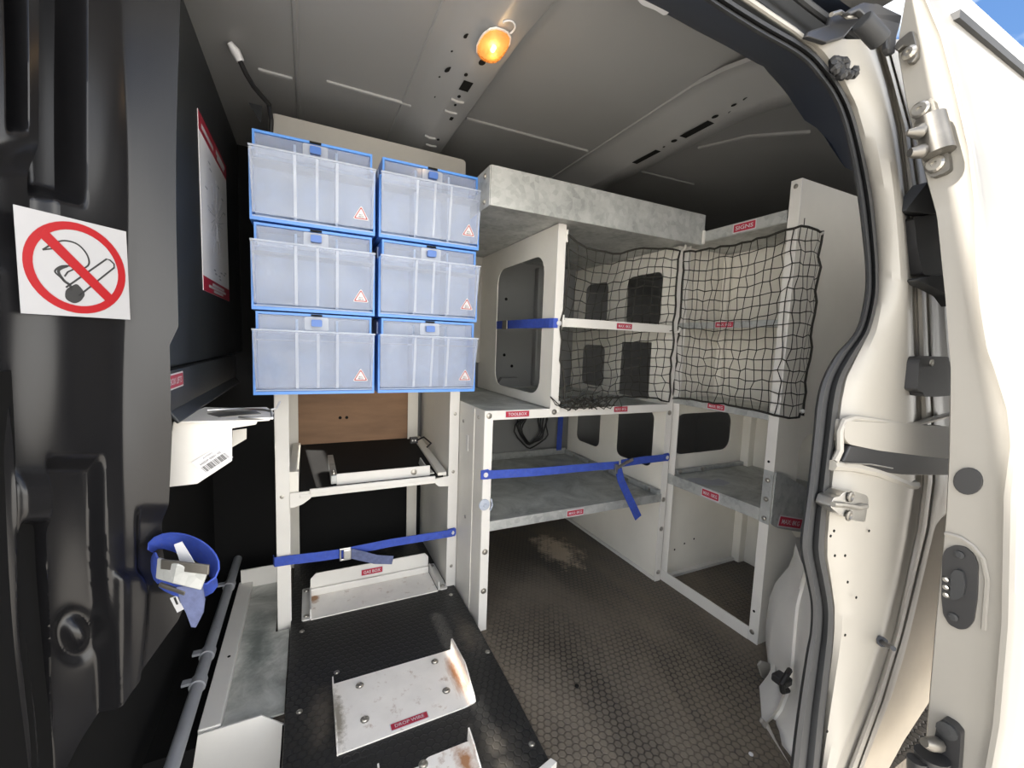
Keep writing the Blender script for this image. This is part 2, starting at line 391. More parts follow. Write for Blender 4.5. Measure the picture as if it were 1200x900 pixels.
# ------------------------------------------------------------------ small repeated pieces
def text_mb(mb, body, C, U, V, h, width=None, off=0.0, bold=0.0):
    cu = bpy.data.curves.new('t', 'FONT'); cu.body = body; cu.align_x = 'CENTER'; cu.align_y = 'CENTER'; cu.size = 1.0
    cu.offset = bold; cu.resolution_u = 2
    ob = bpy.data.objects.new('t', cu); me = bpy.data.meshes.new_from_object(ob)
    xs = [v.co.x for v in me.vertices]; ys = [v.co.y for v in me.vertices]
    w, hh = max(xs)-min(xs), max(ys)-min(ys); cx, c2 = (max(xs)+min(xs))/2, (max(ys)+min(ys))/2
    sy_ = h/hh; sx = width/w if width else sy_
    N = Vector(U).cross(Vector(V)).normalized()
    mb.add([Vector(C) + Vector(U)*((v.co.x-cx)*sx) + Vector(V)*((v.co.y-c2)*sy_) + N*off for v in me.vertices], [tuple(p.vertices) for p in me.polygons])
    bpy.data.objects.remove(ob); bpy.data.curves.remove(cu); bpy.data.meshes.remove(me)
    return mb
def red_label(parent, body, C, U, V, w, h, label=None, name='red_label', sub=True):
    """white-edged red sticker with white lettering, facing U x V"""
    U, V, C = Vector(U).normalized(), Vector(V).normalized(), Vector(C); N = U.cross(V)
    o = MB().plate(rrect(-w/2, w/2, -h/2, h/2, h*0.08, 2), C, U, V, 0.0006).build(name, M['white'], parent)
    if label: o['label'] = label
    MB().plate(rrect(-w/2+h*0.1, w/2-h*0.1, -h/2+h*0.1, h/2-h*0.1, h*0.06, 2), C+N*0.0005, U, V, 0.0005).build('label_face', M['red'], o)
    text_mb(MB(), body, C+N*0.0013, U, V, h*0.42, w*0.76, bold=0.012).build('lettering', M['white'], o)
    return o
BOLTMESH = {}
def bolt(parent, p, n, r=0.006, h=0.004, name='bolt', mat='bolt'):
    """dome head with a washer and a socket, mesh shared by size and direction"""
    n = Vector(n).normalized(); key = (round(r, 4), tuple(round(a, 3) for a in n), mat, h)
    if key not in BOLTMESH:
        mb = MB().lathe([(r*1.25, 0), (r*1.25, h*0.25), (r, h*0.3), (r*0.85, h*0.8), (r*0.45, h), (r*0.42, h*0.6)], (0, 0, 0), n, 12)
        me = bpy.data.meshes.new(name); me.from_pydata(mb.v, [], mb.f); me.materials.append(M[mat]); BOLTMESH[key] = me
    o = bpy.data.objects.new(name, BOLTMESH[key]); COL.objects.link(o)
    off = LOC.get(parent.name, Vector()) if parent else Vector()
    o.location = Vector(p) - off; o.parent = parent; LOC[o.name] = Vector(p)
    return o
# ================================================================== SETTING: the van body as a room
def ys(z): return lerp_tab([(-0.1, .325), (0.2, .332), (0.6, .35), (0.95, .38), (1.2, .42), (1.4, .455)], z)
def wallpt(u, v, off=0.0):
    y = 0.38
    for _ in range(12):
        p = on(u, v, 1, y); y = ys(p.z) + off
    return on(u, v, 1, y)
def doorpt(u, v, off=0.0): return on(u, v, 0, 0.86 - off)

struct(MB().box(-9, 9, -9, 9, -0.62, -0.60).build('ground', M['ground']))
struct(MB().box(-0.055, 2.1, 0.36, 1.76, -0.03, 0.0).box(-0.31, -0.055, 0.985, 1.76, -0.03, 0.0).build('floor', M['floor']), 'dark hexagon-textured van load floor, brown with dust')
# roof skin, bows and pressed seams
ceil = struct(MB().box(-0.6, 2.1, 0.60, 1.80, 1.47, 1.49).build('ceiling', M['roof']), 'bare grey metal van roof with cross bows')
def bow(prof, y0, y1, name='roof_bow'):
    mb = MB(); n = len(prof); rows = []
    for k in range(15):
        t = k/14; y = y0+(y1-y0)*t; dz = -0.03*max(0, (abs(t-0.5)-0.32)/0.18)**2
        rows.append([(x, y, z+dz) for x, z in prof])
    return mb.grid(rows).build(name, M['roof'], ceil, smooth=True)
bow([(0.222, 1.474), (0.226, 1.466), (0.246, 1.466), (0.256, 1.460), (0.312, 1.432), (0.318, 1.430), (0.366, 1.430), (0.373, 1.433), (0.380, 1.474)], 0.60, 1.78)
bow([(0.812, 1.474), (0.815, 1.466), (0.832, 1.466), (0.842, 1.461), (0.925, 1.432), (0.930, 1.430), (0.985, 1.430), (0.992, 1.434), (1.03, 1.455), (1.045, 1.474)], 0.60, 1.78)
def bead(pts, r=0.006): return MB().tube(pts, r, 6).build('roof_seam', M['roof'], ceil, smooth=True)
bead([(-0.10, 1.215, 1.470), (-0.03, 1.215, 1.470)]); bead([(0.045, 1.185, 1.470), (0.25, 1.185, 1.468)], 0.005)
bead([(0.40, 1.175, 1.470), (0.80, 1.165, 1.468)], 0.005); bead([(-0.018, 0.62, 1.470), (-0.018, 1.10, 1.470), (-0.018, 1.72, 1.470)], 0.006)
bead([(1.05, 1.20, 1.470), (1.30, 1.19, 1.470)], 0.005); bead([(1.08, 0.98, 1.47), (1.14, 0.86, 1.47), (1.26, 0.76, 1.468)], 0.006)
def roofhole(u, v, z, a, b, ang=0.0, round_=True):
    p = on(u, v, 2, z); c, s_ = math.cos(ang), math.sin(ang)
    pts = [(a*math.cos(2*math.pi*k/12), b*math.sin(2*math.pi*k/12)) for k in range(12)] if round_ else [(-a, -b), (a, -b), (a, b), (-a, b)]
    MB().plate(pts, (p.x, p.y, z), (c, s_, 0), (s_, -c, 0), 0.0006).build('roof_hole', M['hole'], ceil)
for u, v, a, b, r_ in ((565, 73, .007, .010, 1), (546, 87.5, .004, .006, 1), (546, 101, .011, .019, 0), (538, 113, .004, .006, 1), (533.5, 123, .003, .005, 1), (529, 139, .004, .008, 0),
                       (513.5, 163.5, .004, .006, 1), (605, 15, .005, .007, 1), (607, 16, .003, .004, 1)):
    roofhole(u, v, 1.4295, a, b, 0, r_)
for u, v, a, b, r_ in ((525, 81.5, .005, .012, 1), (546.5, 42, .004, .008, 1), (529.5, 60, .002, .003, 1), (515, 90, .002, .003, 1), (510, 113.5, .002, .004, 1)):
    roofhole(u, v, 1.446, a, b, 0.3, r_)
for u, v, a, b, r_ in ((757, 184, .010, .050, 0), (816, 152, .012, .045, 0), (790, 165, .007, .009, 1), (778, 172, .003, .004, 1), (838, 136.5, .006, .009, 1),
                       (860, 123, .004, .007, 1), (874, 115.5, .004, .007, 1), (884, 120.5, .004, .007, 1), (856, 131, .003, .006, 1), (907, 105, .005, .008, 1)):
    roofhole(u, v, 1.4295, a, b, 0, r_)
# pressed dimples on the first bow
for u, v in ((536, 118), (528, 131), (504, 160.5), (505, 170)):
    p = on(u, v, 2, 1.43); MB().tube([(p.x-.016, p.y, 1.43), (p.x, p.y+.002, 1.4285), (p.x+.016, p.y, 1.43)], .004, 6).build('pressed_rib', M['roof'], ceil, smooth=True)

# far side wall with lining panels and pressed ribs
wb = struct(MB().box(-0.35, 2.1, 1.74, 1.76, -0.03, 1.50).build('wall_back', M['roof']), 'grey inner skin of the far van side')
MB().box(0.30, 0.735, 1.685, 1.69, 0.767, 1.242).build('lining_panel', M['board'], wb, bevel=.002)
MB().box(-0.30, -0.06, 1.71, 1.74, 0.0, 1.47).build('shade_sheet', M['void'], wb)  # black sheet painted in for the dark void beside the bulkhead
MB().plate([(0.47, 0.30), (0.98, 0.30), (0.86, 0.70), (0.78, 0.70), (0.55, 0.36), (0.47, 0.36)], (0, 1.735, 0), X, Z, 0.025).build('pressed_rib', M['roof'], wb, bevel=.004)
MB().box(0.66, 0.74, 1.70, 1.74, 0.66, 1.20).build('upright_rib', M['roof'], wb, bevel=.006)
MB().box(0.94, 1.0, 1.70, 1.74, 0.66, 1.20).build('upright_rib', M['roof'], wb, bevel=.006)
for x, z in ((0.585, 0.545), (0.655, 0.55), (0.62, 0.51), (0.80, 0.80), (0.80, 1.05), (0.84, 0.75)):
    MB().lathe([(0.007, 0), (0.007, 0.001)], (x, 1.7085 if x < .7 else 1.7395, z), -Y, 10).build('punched_hole', M['hole'], wb)
MB().box(0.47, 0.512, 1.705, 1.712, 0.40, 0.62).build('dark_opening', M['hole'], wb)
struct(MB().box(2.08, 2.1, 0.34, 1.76, -0.03, 1.50).build('wall_rear', M['roof']))
# near side inner wall, behind the door pillar
struct(MB().box(1.13, 2.1, 0.50, 0.52, -0.03, 1.50).build('wall_near', M['roof']))

# ---- bulkhead: moulded black plastic, a real relief surface
S0 = Vector((-0.299, 0.662, 0)); SD = Vector((0.617, 0.787, 0)).normalized(); SN = Vector((SD.y, -SD.x, 0))
def planehit(u, v):
    d = ray(u, v); return CAM + d*((S0-CAM).dot(SN)/d.dot(SN))
def rectm(u, v, u0, u1, v0, v1, eu, ev):
    return sstep(u0-eu, u0+eu, u)*(1-sstep(u1-eu, u1+eu, u))*sstep(v0-ev, v0+ev, v)*(1-sstep(v1-ev, v1+ev, v))
def relief(u, v):
    h = 0.0
    h -= 0.030*rectm(u, v, 8, 29, -400, 148, 4, 9)
    vb = 226 + 0.25*(u-75)
    h -= 0.042*rectm(u, v, 50, 99, -400, vb, 4, 12)
    h -= 0.018*rectm(u, v, -60, 60, 186, 300, 12, 22)
    ul = 150 - 8*sstep(300, 0, v) - 6*sstep(300, 600, v)
    h += (1-sstep(380, 640, v)*.45)*0.042*max(0, (math.sqrt((u-ul)**2+36)+(u-ul)-6)/2)/55*(1-sstep(208, 216, u))
    # lower pocket with two stepped cells
    h -= 0.020*rectm(u, v, 58 + 14*sstep(540, 900, v), 120 + 14*sstep(620, 900, v), 543, 1200, 5, 14)
    h -= 0.032*rectm(u, v, 24 + 26*sstep(640, 900, v), 52 + 20*sstep(640, 900, v), 616, 1200, 5, 8)
    h += 0.012*rectm(u, v, 14, 62, 560, 612, 10, 18)
    h += 0.012*rectm(u, v, -200, 12 + 20*sstep(700, 900, v), 480, 1200, 4, 60)
    h += 0.010*rectm(u, v, 131, 165 - 12*sstep(680, 880, v), 672, 1200, 4, 6)
    h -= 0.012*rectm(u, v, 160, 260, 600, 680, 6, 14)
    r = math.hypot((u-104), (v-747)*0.7)
    h += 0.008*math.exp(-(r/10)**2) - 0.006*math.exp(-((r-17)/6)**2)
    h += 0.004*math.sin(u*0.05+1)*math.sin(v*0.011)
    return h
UR = [(-100, 189), (340, 189), (382, 189), (404, 182), (480, 184), (500, 186), (595, 187), (640, 188), (690, 196), (708, 204), (725, 198), (870, 109), (960, 60), (1100, -40)]
rows = []
for i in range(381):
    v = -90 + i*2.98; ur = lerp_tab(UR, v); row = []
    for j in range(171):
        u = -70 + (ur+70)*(j/170); p = planehit(u, v) + SN*relief(u, v); row.append(p)
    pr = row[-1]; row.append(pr + Vector((-0.010, 0.008, 0))); row.append(pr + Vector((-0.075, 0.06, 0))); rows.append(row)
bk = MB().grid(rows).build('wall_left', M['bulk'], smooth=True)
for p in bk.data.polygons: p.use_smooth = True
struct(bk, 'black moulded plastic bulkhead on the left, with channels and pockets')
MB().box(-0.24, -0.206, 0.83, 1.74, 0.79, 1.50).build('lining_panel', M['bulk2'], bk, bevel=.004)
lx = -0.196
MB().plate(rpoly([(0.80, 0.722), (1.48, 0.722), (1.50, 0.74), (1.50, 0.788), (0.80, 0.788)], .012), (lx, 0, 0), Y, Z, -0.03).build('recess_panel', M['bulk2'], bk, bevel=.003)
MB().plate([(0, 0), (0.66, 0), (0.66, 0.022), (0, 0.022)], (lx, 0.82, 0.726), Y, Vector((0.55, 0, -0.80)).normalized(), 0.006).build('ledge', M['bulk2'], bk, bevel=.002)
MB().box(-0.36, -0.30, 0.55, 1.74, -0.30, 0.80).build('shade_sheet', M['void'], bk)  # black sheet painting the darkness below the bulkhead panels
MB().box(-0.36, -0.0, 1.72, 1.738, -0.03, 0.70).build('shade_sheet', M['void'], bk)  # black sheet painting the darkness low in the far corner
MB().box(-0.058, -0.0555, 0.30, 0.97, -0.2, 0.0).box(-1.2, -0.056, -0.10, 1.4, -0.20, -0.19).box(-0.36, -0.212, 0.979, 0.984, -0.2, 0.002).box(-0.31, -0.212, 0.985, 1.74, -0.002, 0.0015).build('floor_gap_shade', M['void'], bk)  # black sheets painting shade into the floor gap, hiding the bright ground

# ---- rear pillar of the side door: seal, jamb, header
SEAL = [((820, -25), (806, -12)), ((860, 2), (846, 15)), ((900, 27), (886, 40)), ((950, 57), (933, 67)), ((977, 87), (958, 92)), ((997, 123), (978, 122)), ((1010, 167), (992, 165)), ((1022, 227), (1004, 227)),
        ((1028, 283), (1011, 283)), ((1030, 320), (1014, 322)), ((1029, 350), (1012, 352)), ((1020, 387), (1002, 388)), ((1003, 418), (978, 417)), ((990, 443), (963, 445)), ((984, 470), (956, 473)), ((980, 500), (953, 503)), ((972, 567), (946, 570)),
        ((967, 630), (938, 628)), ((967, 652), (939, 652)), ((972, 680), (945, 680)), ((977, 712), (950, 709)), ((977, 740), (949, 740)), ((975, 767), (944, 767)), ((968, 833), (934, 833)), ((962, 900), (926, 897)), ((954, 980), (917, 980))]
def dense(pairs, n=6):
    out = []
    for i in range(len(pairs)-1):
        P_ = [pairs[max(i-1, 0)], pairs[i], pairs[i+1], pairs[min(i+2, len(pairs)-1)]]
        for k in range(n):
            t = k/n; r = []
            for w in range(2):
                c = []
                for q in range(2):
                    a, b, c_, d = (P_[m][w][q] for m in range(4))
                    c.append(0.5*(2*b + (c_-a)*t + (2*a-5*b+4*c_-d)*t*t + (3*b-a-3*c_+d)*t**3))
                r.append(tuple(c))
            out.append(tuple(r))
    out.append(pairs[-1]); return out
sd = dense(SEAL)
pil = None
def sealrow(o, i):
    prof = [(0, .012), (0.02, -.006), (.10, -.013), (.28, -.017), (.45, -.012), (.52, -.009), (.58, -.012), (.75, -.018), (.90, -.014), (.98, -.006), (1, .012)]
    return [wallpt(i[0]+(o[0]-i[0])*t, i[1]+(o[1]-i[1])*t, off) for t, off in prof]
# jamb columns as (v,u) edge lines in the photograph, each at its own depth from the side plane
cA = [(v, u-3) for (u, v), _ in SEAL]
cC = [(-30, 985), (40, 1020), (100, 1038), (150, 1050), (200, 1057), (250, 1062), (330, 1068), (480, 1073), (564, 1072), (640, 1060), (690, 1050), (744, 1036), (820, 1010), (897, 982), (990, 950)]
cD = [(-30, 990), (40, 1025), (100, 1043), (150, 1055), (250, 1067), (330, 1073), (480, 1078), (564, 1081), (620, 1074), (744, 1047), (820, 1023), (897, 994), (990, 960)]
cE = [(-30, 1000), (40, 1036), (150, 1066), (250, 1079), (330, 1086), (480, 1092), (564, 1094), (620, 1087), (744, 1057), (820, 1034), (897, 1006), (990, 975)]
cF = [(-30, 1006), (40, 1042), (150, 1072), (250, 1085), (330, 1093), (480, 1099), (564, 1107), (620, 1093), (744, 1064), (820, 1041), (897, 1011), (990, 982)]
cG = [(-30, 1080), (990, 1150)]
rows = []
for i in range(130):
    v = 46 + i*7.3
    uA = max(lerp_tab([(b, a) for b, a in cA][1:], v), 0); uC = max(lerp_tab(cC, v), uA+8)
    uD, uE, uF = (max(lerp_tab(c, v), uC+3+k*8) for k, c in enumerate((cD, cE, cF))); uG = max(min(lerp_tab(cG, v), 1092-(v-815)*.64 if v > 790 else 1200), uF+6)
    bulge = 0.014*math.exp(-((v-250)/150)**2)
    row = []
    for t, off in ((0, .004), (0.06, -.004), (.2, -.012), (.45, -.018-bulge*.5), (.7, -.021-bulge), (.88, -.023-bulge), (.97, -.022), (1, -.015)):
        row.append(wallpt(uA+(uC-uA)*t, v, off))
    for u, off in ((uC+1.5, -.010), (uD-2, -.006), (uD, -.007), (uD+2, -.012), ((uD+uE)/2, -.016), (uE-2, -.015), (uE, -.010), (uE+2, -.014), (uF-1, -.014), (uF, -.008), (uF+2, -.002+.024*sstep(560, 620, v)), ((uF+uG)/2, .0+.03*sstep(560, 620, v)), (uG, .0+.03*sstep(560, 620, v))):
        row.append(wallpt(u, v, off))
    rows.append(row)
pil = struct(MB().grid(rows).build('wall_right', M['body'], smooth=True), 'cream painted door pillar with pressed grooves, right of the opening')
seal = MB().grid([sealrow(o, i) for o, i in sd]).build('trim_1', M['rubber'], smooth=True)
struct(seal, 'dark rubber door seal following the edge of the side opening')
# pillar inner return, seen inside the seal
mb = MB(); rr_ = []
for o, i in sd[30:]:
    p = wallpt(i[0]+1, i[1], .006); q = Vector((p.x+0.14, p.y+0.05, p.z)); rr_.append([p, q, Vector((max(q.x+.05, 1.14), 0.50, p.z))])
mb.grid(rr_).build('inner_return', M['roof'], pil, smooth=True)
# header trim between seal and roof
HT = [((806, -12), (722, -12), .62), ((846, 15), (782, 17), .622), ((870, 30), (818, 37), .622), ((897, 46), (851, 54), .622), ((933, 67), (893, 78), .622), ((945, 78), (906, 91), .61), ((958, 92), (919, 106), .60), ((970, 108), (931, 122), .58),
      ((980, 126), (943, 141), .56), ((987, 145), (957, 150), .53), ((993, 168), (975, 170), .50), ((998, 195), (990, 196), .47)]
rr_ = []
for a, b, y in HT:
    p = wallpt(a[0]+2, a[1], .0); q = on(b[0], b[1], 1, y)
    mid = p*0.5+q*0.5 + Vector((0, -.012, -.012)); q2 = q + Vector((0.0, 0.03, 0.05)); rr_.append([p, p*.8+q*.2+Vector((0, -.006, -.006)), mid, p*.2+q*.8+Vector((0, -.008, -.008)), q, q2])
struct(MB().grid(rr_).build('trim_2', M['hdr'], smooth=True), 'dark header trim over the side opening')
MB().box(-0.6, 0.93, 0.40, 0.66, 1.475, 1.49).build('roof_edge', M['roof'], ceil)
# outer roof edge: bright flange lip, gutter and door rail
def wpath(pts, off): return [wallpt(u, v, off) for u, v in pts]
MB().tube(wpath([(850, -22), (872, -3), (900, 16), (930, 36), (962, 62), (985, 88)], -.006), .0042, 8).build('flange_lip', M['door'], pil, smooth=True)
a_ = wpath([(850, -28), (880, -6), (910, 16), (940, 38), (965, 58), (990, 85)], .0); b_ = wpath([(905, -45), (930, -20), (960, 5), (985, 25), (1005, 45), (1022, 75)], .03)
MB().grid([[p, p*.5+q*.5+Vector((0, .02, .015)), q] for p, q in zip(a_, b_)]).build('gutter_channel', M['rubber'], pil, smooth=True)
c_ = wpath([(925, -45), (965, -14), (1000, 12), (1020, 26)], -.03)
MB().grid([[p, q] for p, q in zip(wpath([(900, -40), (935, -10), (965, 14), (1000, 40)], 0.0), c_)]).build('door_rail', M['hdr'], pil, smooth=True)
MB().tube(wpath([(915, -20), (950, 8), (985, 34), (1004, 47)], -.012), .006, 8).build('rail_edge', M['rubber'], pil, smooth=True)
def slab(pts, off, th, mat, name, parent, f=wallpt, bev=0.002, rnd=0.0, **kw):
    """a plate whose outline is traced on the pillar (or door) surface and given its own thickness"""
    if rnd: pts = rpoly(pts, rnd)
    fr = [f(u, v, off) for u, v in pts]; n = len(fr)
    d = Vector((0, th, 0)) if f is wallpt else Vector((th, 0, 0))
    flat = [Vector((p[0], -p[1], 0)) for p in pts]
    tr = tessellate_polygon([flat]); mb = MB()
    mb.add(fr + [p+d for p in fr], [tuple(t) for t in tr] + [tuple(i+n for i in t[::-1]) for t in tr] + [(i, (i+1) % n, (i+1) % n+n, i+n) for i in range(n)])
    return mb.build(name, M[mat], parent, bevel=bev, **kw)
slab([(992, 493), (1114, 500), (1114, 538), (1085, 535), (1030, 528), (996, 521), (990, 515), (990, 500)], -.024, .02, 'body', 'rail_cover', pil, rnd=5)
slab([(997, 522), (1118, 534), (1118, 557), (1060, 557), (1035, 553), (1010, 545), (988, 541), (992, 533)], -.0235, .02, 'blackp', 'rail_slot', pil)
MB().tube(wpath([(1112, 486), (1073, 497), (1040, 495), (1000, 490), (988, 494), (984, 506), (984, 528), (978, 541)], -.019), .005, 8).build('pressed_ridge', M['body'], pil, smooth=True)
MB().tube(wpath([(974, 545), (1000, 547), (1025, 553), (1045, 561), (1062, 568), (1072, 568)], -.017), .008, 8).build('pressed_ridge', M['body'], pil, smooth=True)
MB().tube(wpath([(989, 543), (1020, 544), (1046, 549)], -.028), .0012, 6).build('rail_edge', M['bolt'], pil)
lt = slab([(977, 583), (984, 582), (990, 576), (1016, 580), (1018, 586), (1014, 612), (1000, 610), (984, 603), (973, 594)], -.036, .02, 'steel', 'door_latch', pil, rnd=3)
for u, v in ((996, 582), (994, 604)):
    p = wallpt(u, v, -.037); MB().lathe([(.008, 0), (.008, .002), (.005, .003), (.0035, .001)], p, -Y, 12).build('latch_bolt', M['dsteel'], lt)
MB().tube(wpath([(976, 591), (990, 592), (1005, 595), (1015, 593)], -.040), .004, 8).build('striker_bar', M['bolt'], lt, smooth=True)
bp = slab([(1077, 424), (1080, 418), (1112, 418), (1112, 424), (1128, 431), (1128, 462), (1100, 465), (1083, 465), (1082, 460), (1075, 458)], -.042, .03, 'blackp', 'rubber_bumper', pil, rnd=3)
MB().lathe([(.006, 0), (.006, .002), (.003, .002), (.0025, 0)], wallpt(1091, 425, -.043), -Y, 12).build('bumper_bolt', M['bolt'], bp)
f_ = slab([(1061, 247), (1068, 238), (1088, 212), (1104, 222), (1112, 250), (1090, 250)], -.042, .02, 'rubber', 'rubber_flap', pil, rnd=3)
slab([(1071, 255), (1092, 251), (1112, 252), (1118, 322), (1100, 325), (1082, 322), (1075, 290)], -.036, .03, 'blackp', 'rubber_flap', pil, rnd=3)
slab([(1073, 328), (1090, 324), (1118, 320), (1122, 360), (1112, 346), (1095, 337)], -.046, .02, 'rubber', 'rubber_flap', pil, rnd=3)
sp_ = MB().tube([wallpt(1029, 750, -.012), wallpt(1034, 752, -.030)], .008, 8).tube([wallpt(1033, 752, -.028), wallpt(1047, 760, -.060)], .0038, 8).build('stop_pin', M['blackp'], pil, smooth=True)
for u, v in ((977, 622), (973, 628), (990, 651), (978, 651), (993, 682), (1018, 622), (969, 857), (990, 744), (1003, 700)):
    p = wallpt(u, v, -.0215); MB().lathe([(.0022, 0), (.0022, .001)], p, -Y, 8).build('paint_chip', M['hole'], pil)
# dusty arch panel low behind the pillar, black box painting the shade beneath
slab([(1108, 560), (1113, 640), (1100, 800), (1088, 825), (1060, 868), (1040, 905), (1020, 930), (990, 930), (1010, 898), (1040, 824), (1064, 744), (1092, 622)], .022, .01, 'brownpanel', 'arch_panel', pil)
MB().box(1.02, 1.9, 0.42, 0.46, -0.6, 0.30).build('gap_shade_box', M['void'], pil)
# clump of rubber grommets above the pillar
mb = MB()
for k in range(26):
    p = wallpt(990+random.uniform(-13, 13), 80+random.uniform(-10, 10), -.026)
    mb.lathe([(.004, -.006), (.007, 0), (.004, .006)], p, (random.uniform(-1, 1), random.uniform(-1, 1), random.uniform(-1, 1)), 8)
mb.build('grommet_clump', M['cable'], pil, kind='stuff')

# ---- the open sliding door standing outside, its leading edge towards us
dI = [(-60, 1066), (0, 1060), (43, 1052), (60, 1051), (130, 1063), (210, 1085), (253, 1097), (350, 1107), (433, 1113), (533, 1111), (600, 1108), (633, 1105), (733, 1095), (817, 1088), (883, 1083), (980, 1075)]
dR = [(-60, 1058), (-30, 1070), (0, 1082), (43, 1100), (93, 1113), (173, 1132), (240, 1138), (300, 1138), (360, 1143), (410, 1151), (433, 1160), (480, 1176), (520, 1180), (545, 1176), (583, 1170), (600, 1170), (733, 1168), (850, 1158), (900, 1149), (980, 1135)]
dO = [(-60, 1064), (-30, 1078), (0, 1092), (43, 1110), (93, 1124), (173, 1142), (240, 1153), (300, 1159), (360, 1165), (410, 1174), (433, 1181), (480, 1192), (520, 1197), (545, 1196), (583, 1194), (600, 1194), (733, 1190), (850, 1180), (900, 1171), (980, 1155)]
rows = []
for i in range(125):
    v = -58 + i*8.3; a, b, c = (lerp_tab(t, v) for t in (dI, dR, dO)); row = []
    pI = doorpt(a, v)
    row.append(pI + Vector((0.25, 0.0, 0))); row.append(pI + Vector((0.006, 0.001, 0)))
    for t, off in ((.03, 0.0), (.3, 0.0), (.6, 0.0), (.9, .001), (1, .003)): row.append(doorpt(a+(b-a)*t, v, off))
    for t, off in ((.25, .008), (.6, .008), (.9, .003), (1, -.004)): row.append(doorpt(b+(c-b)*t, v, off))
    pe = row[-1]
    for dx in (.012, .05, .4, 1.1): row.append(pe + Vector((dx, -.006 if dx > .02 else -.004, 0)))
    rows.append(row)
door = struct(MB().grid(rows).build('door_1', M['door'], smooth=True), 'open white sliding door with hinge rollers on its edge, far right')
# weather strip along the top of the door skin
pe = doorpt(1092, 0); MB().box(0.90, 1.95, pe.y-.020, pe.y-.004, 1.372, 1.384).build('door_seal', M['rubber'], door)
def dslab(pts, off, th, mat, name, parent, **kw): return slab(pts, off, th, mat, name, parent, f=doorpt, **kw)
h1 = dslab([(1047, 57), (1050, 49), (1066, 36), (1071, 36), (1075, 52), (1075, 66), (1070, 73), (1063, 75), (1062, 70), (1066, 62), (1065, 55), (1058, 54), (1052, 60)], .010, .010, 'dsteel', 'hinge_plate', door)
MB().lathe([(.010, 0), (.010, .003), (.006, .006), (.003, .006), (.003, .003)], doorpt(1066, 62, .010), -X, 14).build('hinge_bolt', M['bolt'], h1)
h2 = dslab([(1070, 127), (1076, 121), (1090, 115), (1094, 117), (1098, 132), (1112, 185), (1113, 198), (1106, 203), (1092, 208), (1087, 205), (1085, 194), (1078, 170), (1074, 148)], .012, .012, 'dsteel', 'roller_bracket', door, rnd=3)
p0, p1 = doorpt(1090, 138, .020), doorpt(1101, 180, .020)
MB().tube([p0, p1], .018, 16).build('roller_barrel', M['dsteel'], h2, smooth=True)
MB().tube([doorpt(1084, 147, .02), doorpt(1076, 156, .045), doorpt(1063, 155, .055)], [.010, .009, .004], 10).build('roller_lug', M['dsteel'], h2, smooth=True)
MB().tube([doorpt(1086, 176, .02), doorpt(1076, 178, .045), doorpt(1066, 179, .055)], [.010, .010, .006], 10).build('roller_lug', M['dsteel'], h2, smooth=True)
for u, v in ((1079, 129), (1096, 193)):
    MB().lathe([(.012, 0), (.012, .004), (.009, .006), (.004, .006), (.004, .003)], doorpt(u, v, .012), -X, 16).build('hinge_bolt', M['bolt'], h2)
def dellipse(cu, cv, ru, rv, tilt=0.0, n=20): return [(cu + ru*math.cos(2*math.pi*k/n) + tilt*math.sin(2*math.pi*k/n), cv + rv*math.sin(2*math.pi*k/n)) for k in range(n)]
dslab(dellipse(1134, 564, 17.5, 16), .003, .004, 'blackp', 'rubber_plug', door, bev=.0015)
lc = dslab([(1104, 652), (1108, 643), (1118, 639), (1131, 641), (1141, 650), (1146, 662), (1145, 700), (1141, 728), (1134, 737), (1124, 738), (1112, 732), (1105, 720), (1103, 700)], .004, .005, 'blackp', 'door_latch', door, rnd=4)
for v in (679, 688, 697): MB().lathe([(.0045, 0), (.0035, .003), (.001, .0035)], doorpt(1109, v, .004), -X, 10).build('contact_pin', M['steel'], lc)
dslab([(1114, 672), (1120, 667), (1128, 670), (1131, 685), (1128, 700), (1118, 704), (1113, 700)], .010, .006, 'rubber', 'latch_cover', lc, rnd=3)
for u, v in ((1124, 650), (1117, 723)): MB().lathe([(.006, 0), (.006, .002), (.003, .003)], doorpt(u, v, .005), -X, 10).build('latch_bolt', M['rubber'], lc)
MB().tube([doorpt(u, v, .002) for u, v in ((1107, 625), (1125, 630), (1140, 640), (1152, 655), (1157, 680), (1153, 738))], .003, 6).build('pressed_rib', M['door'], door, smooth=True)
hb = dslab([(1098, 848), (1105, 842), (1118, 850), (1126, 860), (1125, 880), (1122, 920), (1092, 920), (1094, 870)], .014, .014, 'blackp', 'roller_bracket', door, rnd=3)
MB().tube([doorpt(1098, 872, .02), doorpt(1090, 872, .05), doorpt(1083, 870, .06)], [.010, .009, .006], 10).build('roller_lug', M['dsteel'], hb, smooth=True)
MB().tube([doorpt(1092, 885, .03), doorpt(1092, 900, .03)], .020, 14).tube([doorpt(1075, 890, .05), doorpt(1075, 905, .05)], .012, 14).build('roller', M['blackp'], hb, smooth=True)
MB().lathe([(.012, 0), (.012, .003), (.005, .004)], doorpt(1110, 856, .014), -X, 12).build('hinge_bolt', M['rubber'], hb)
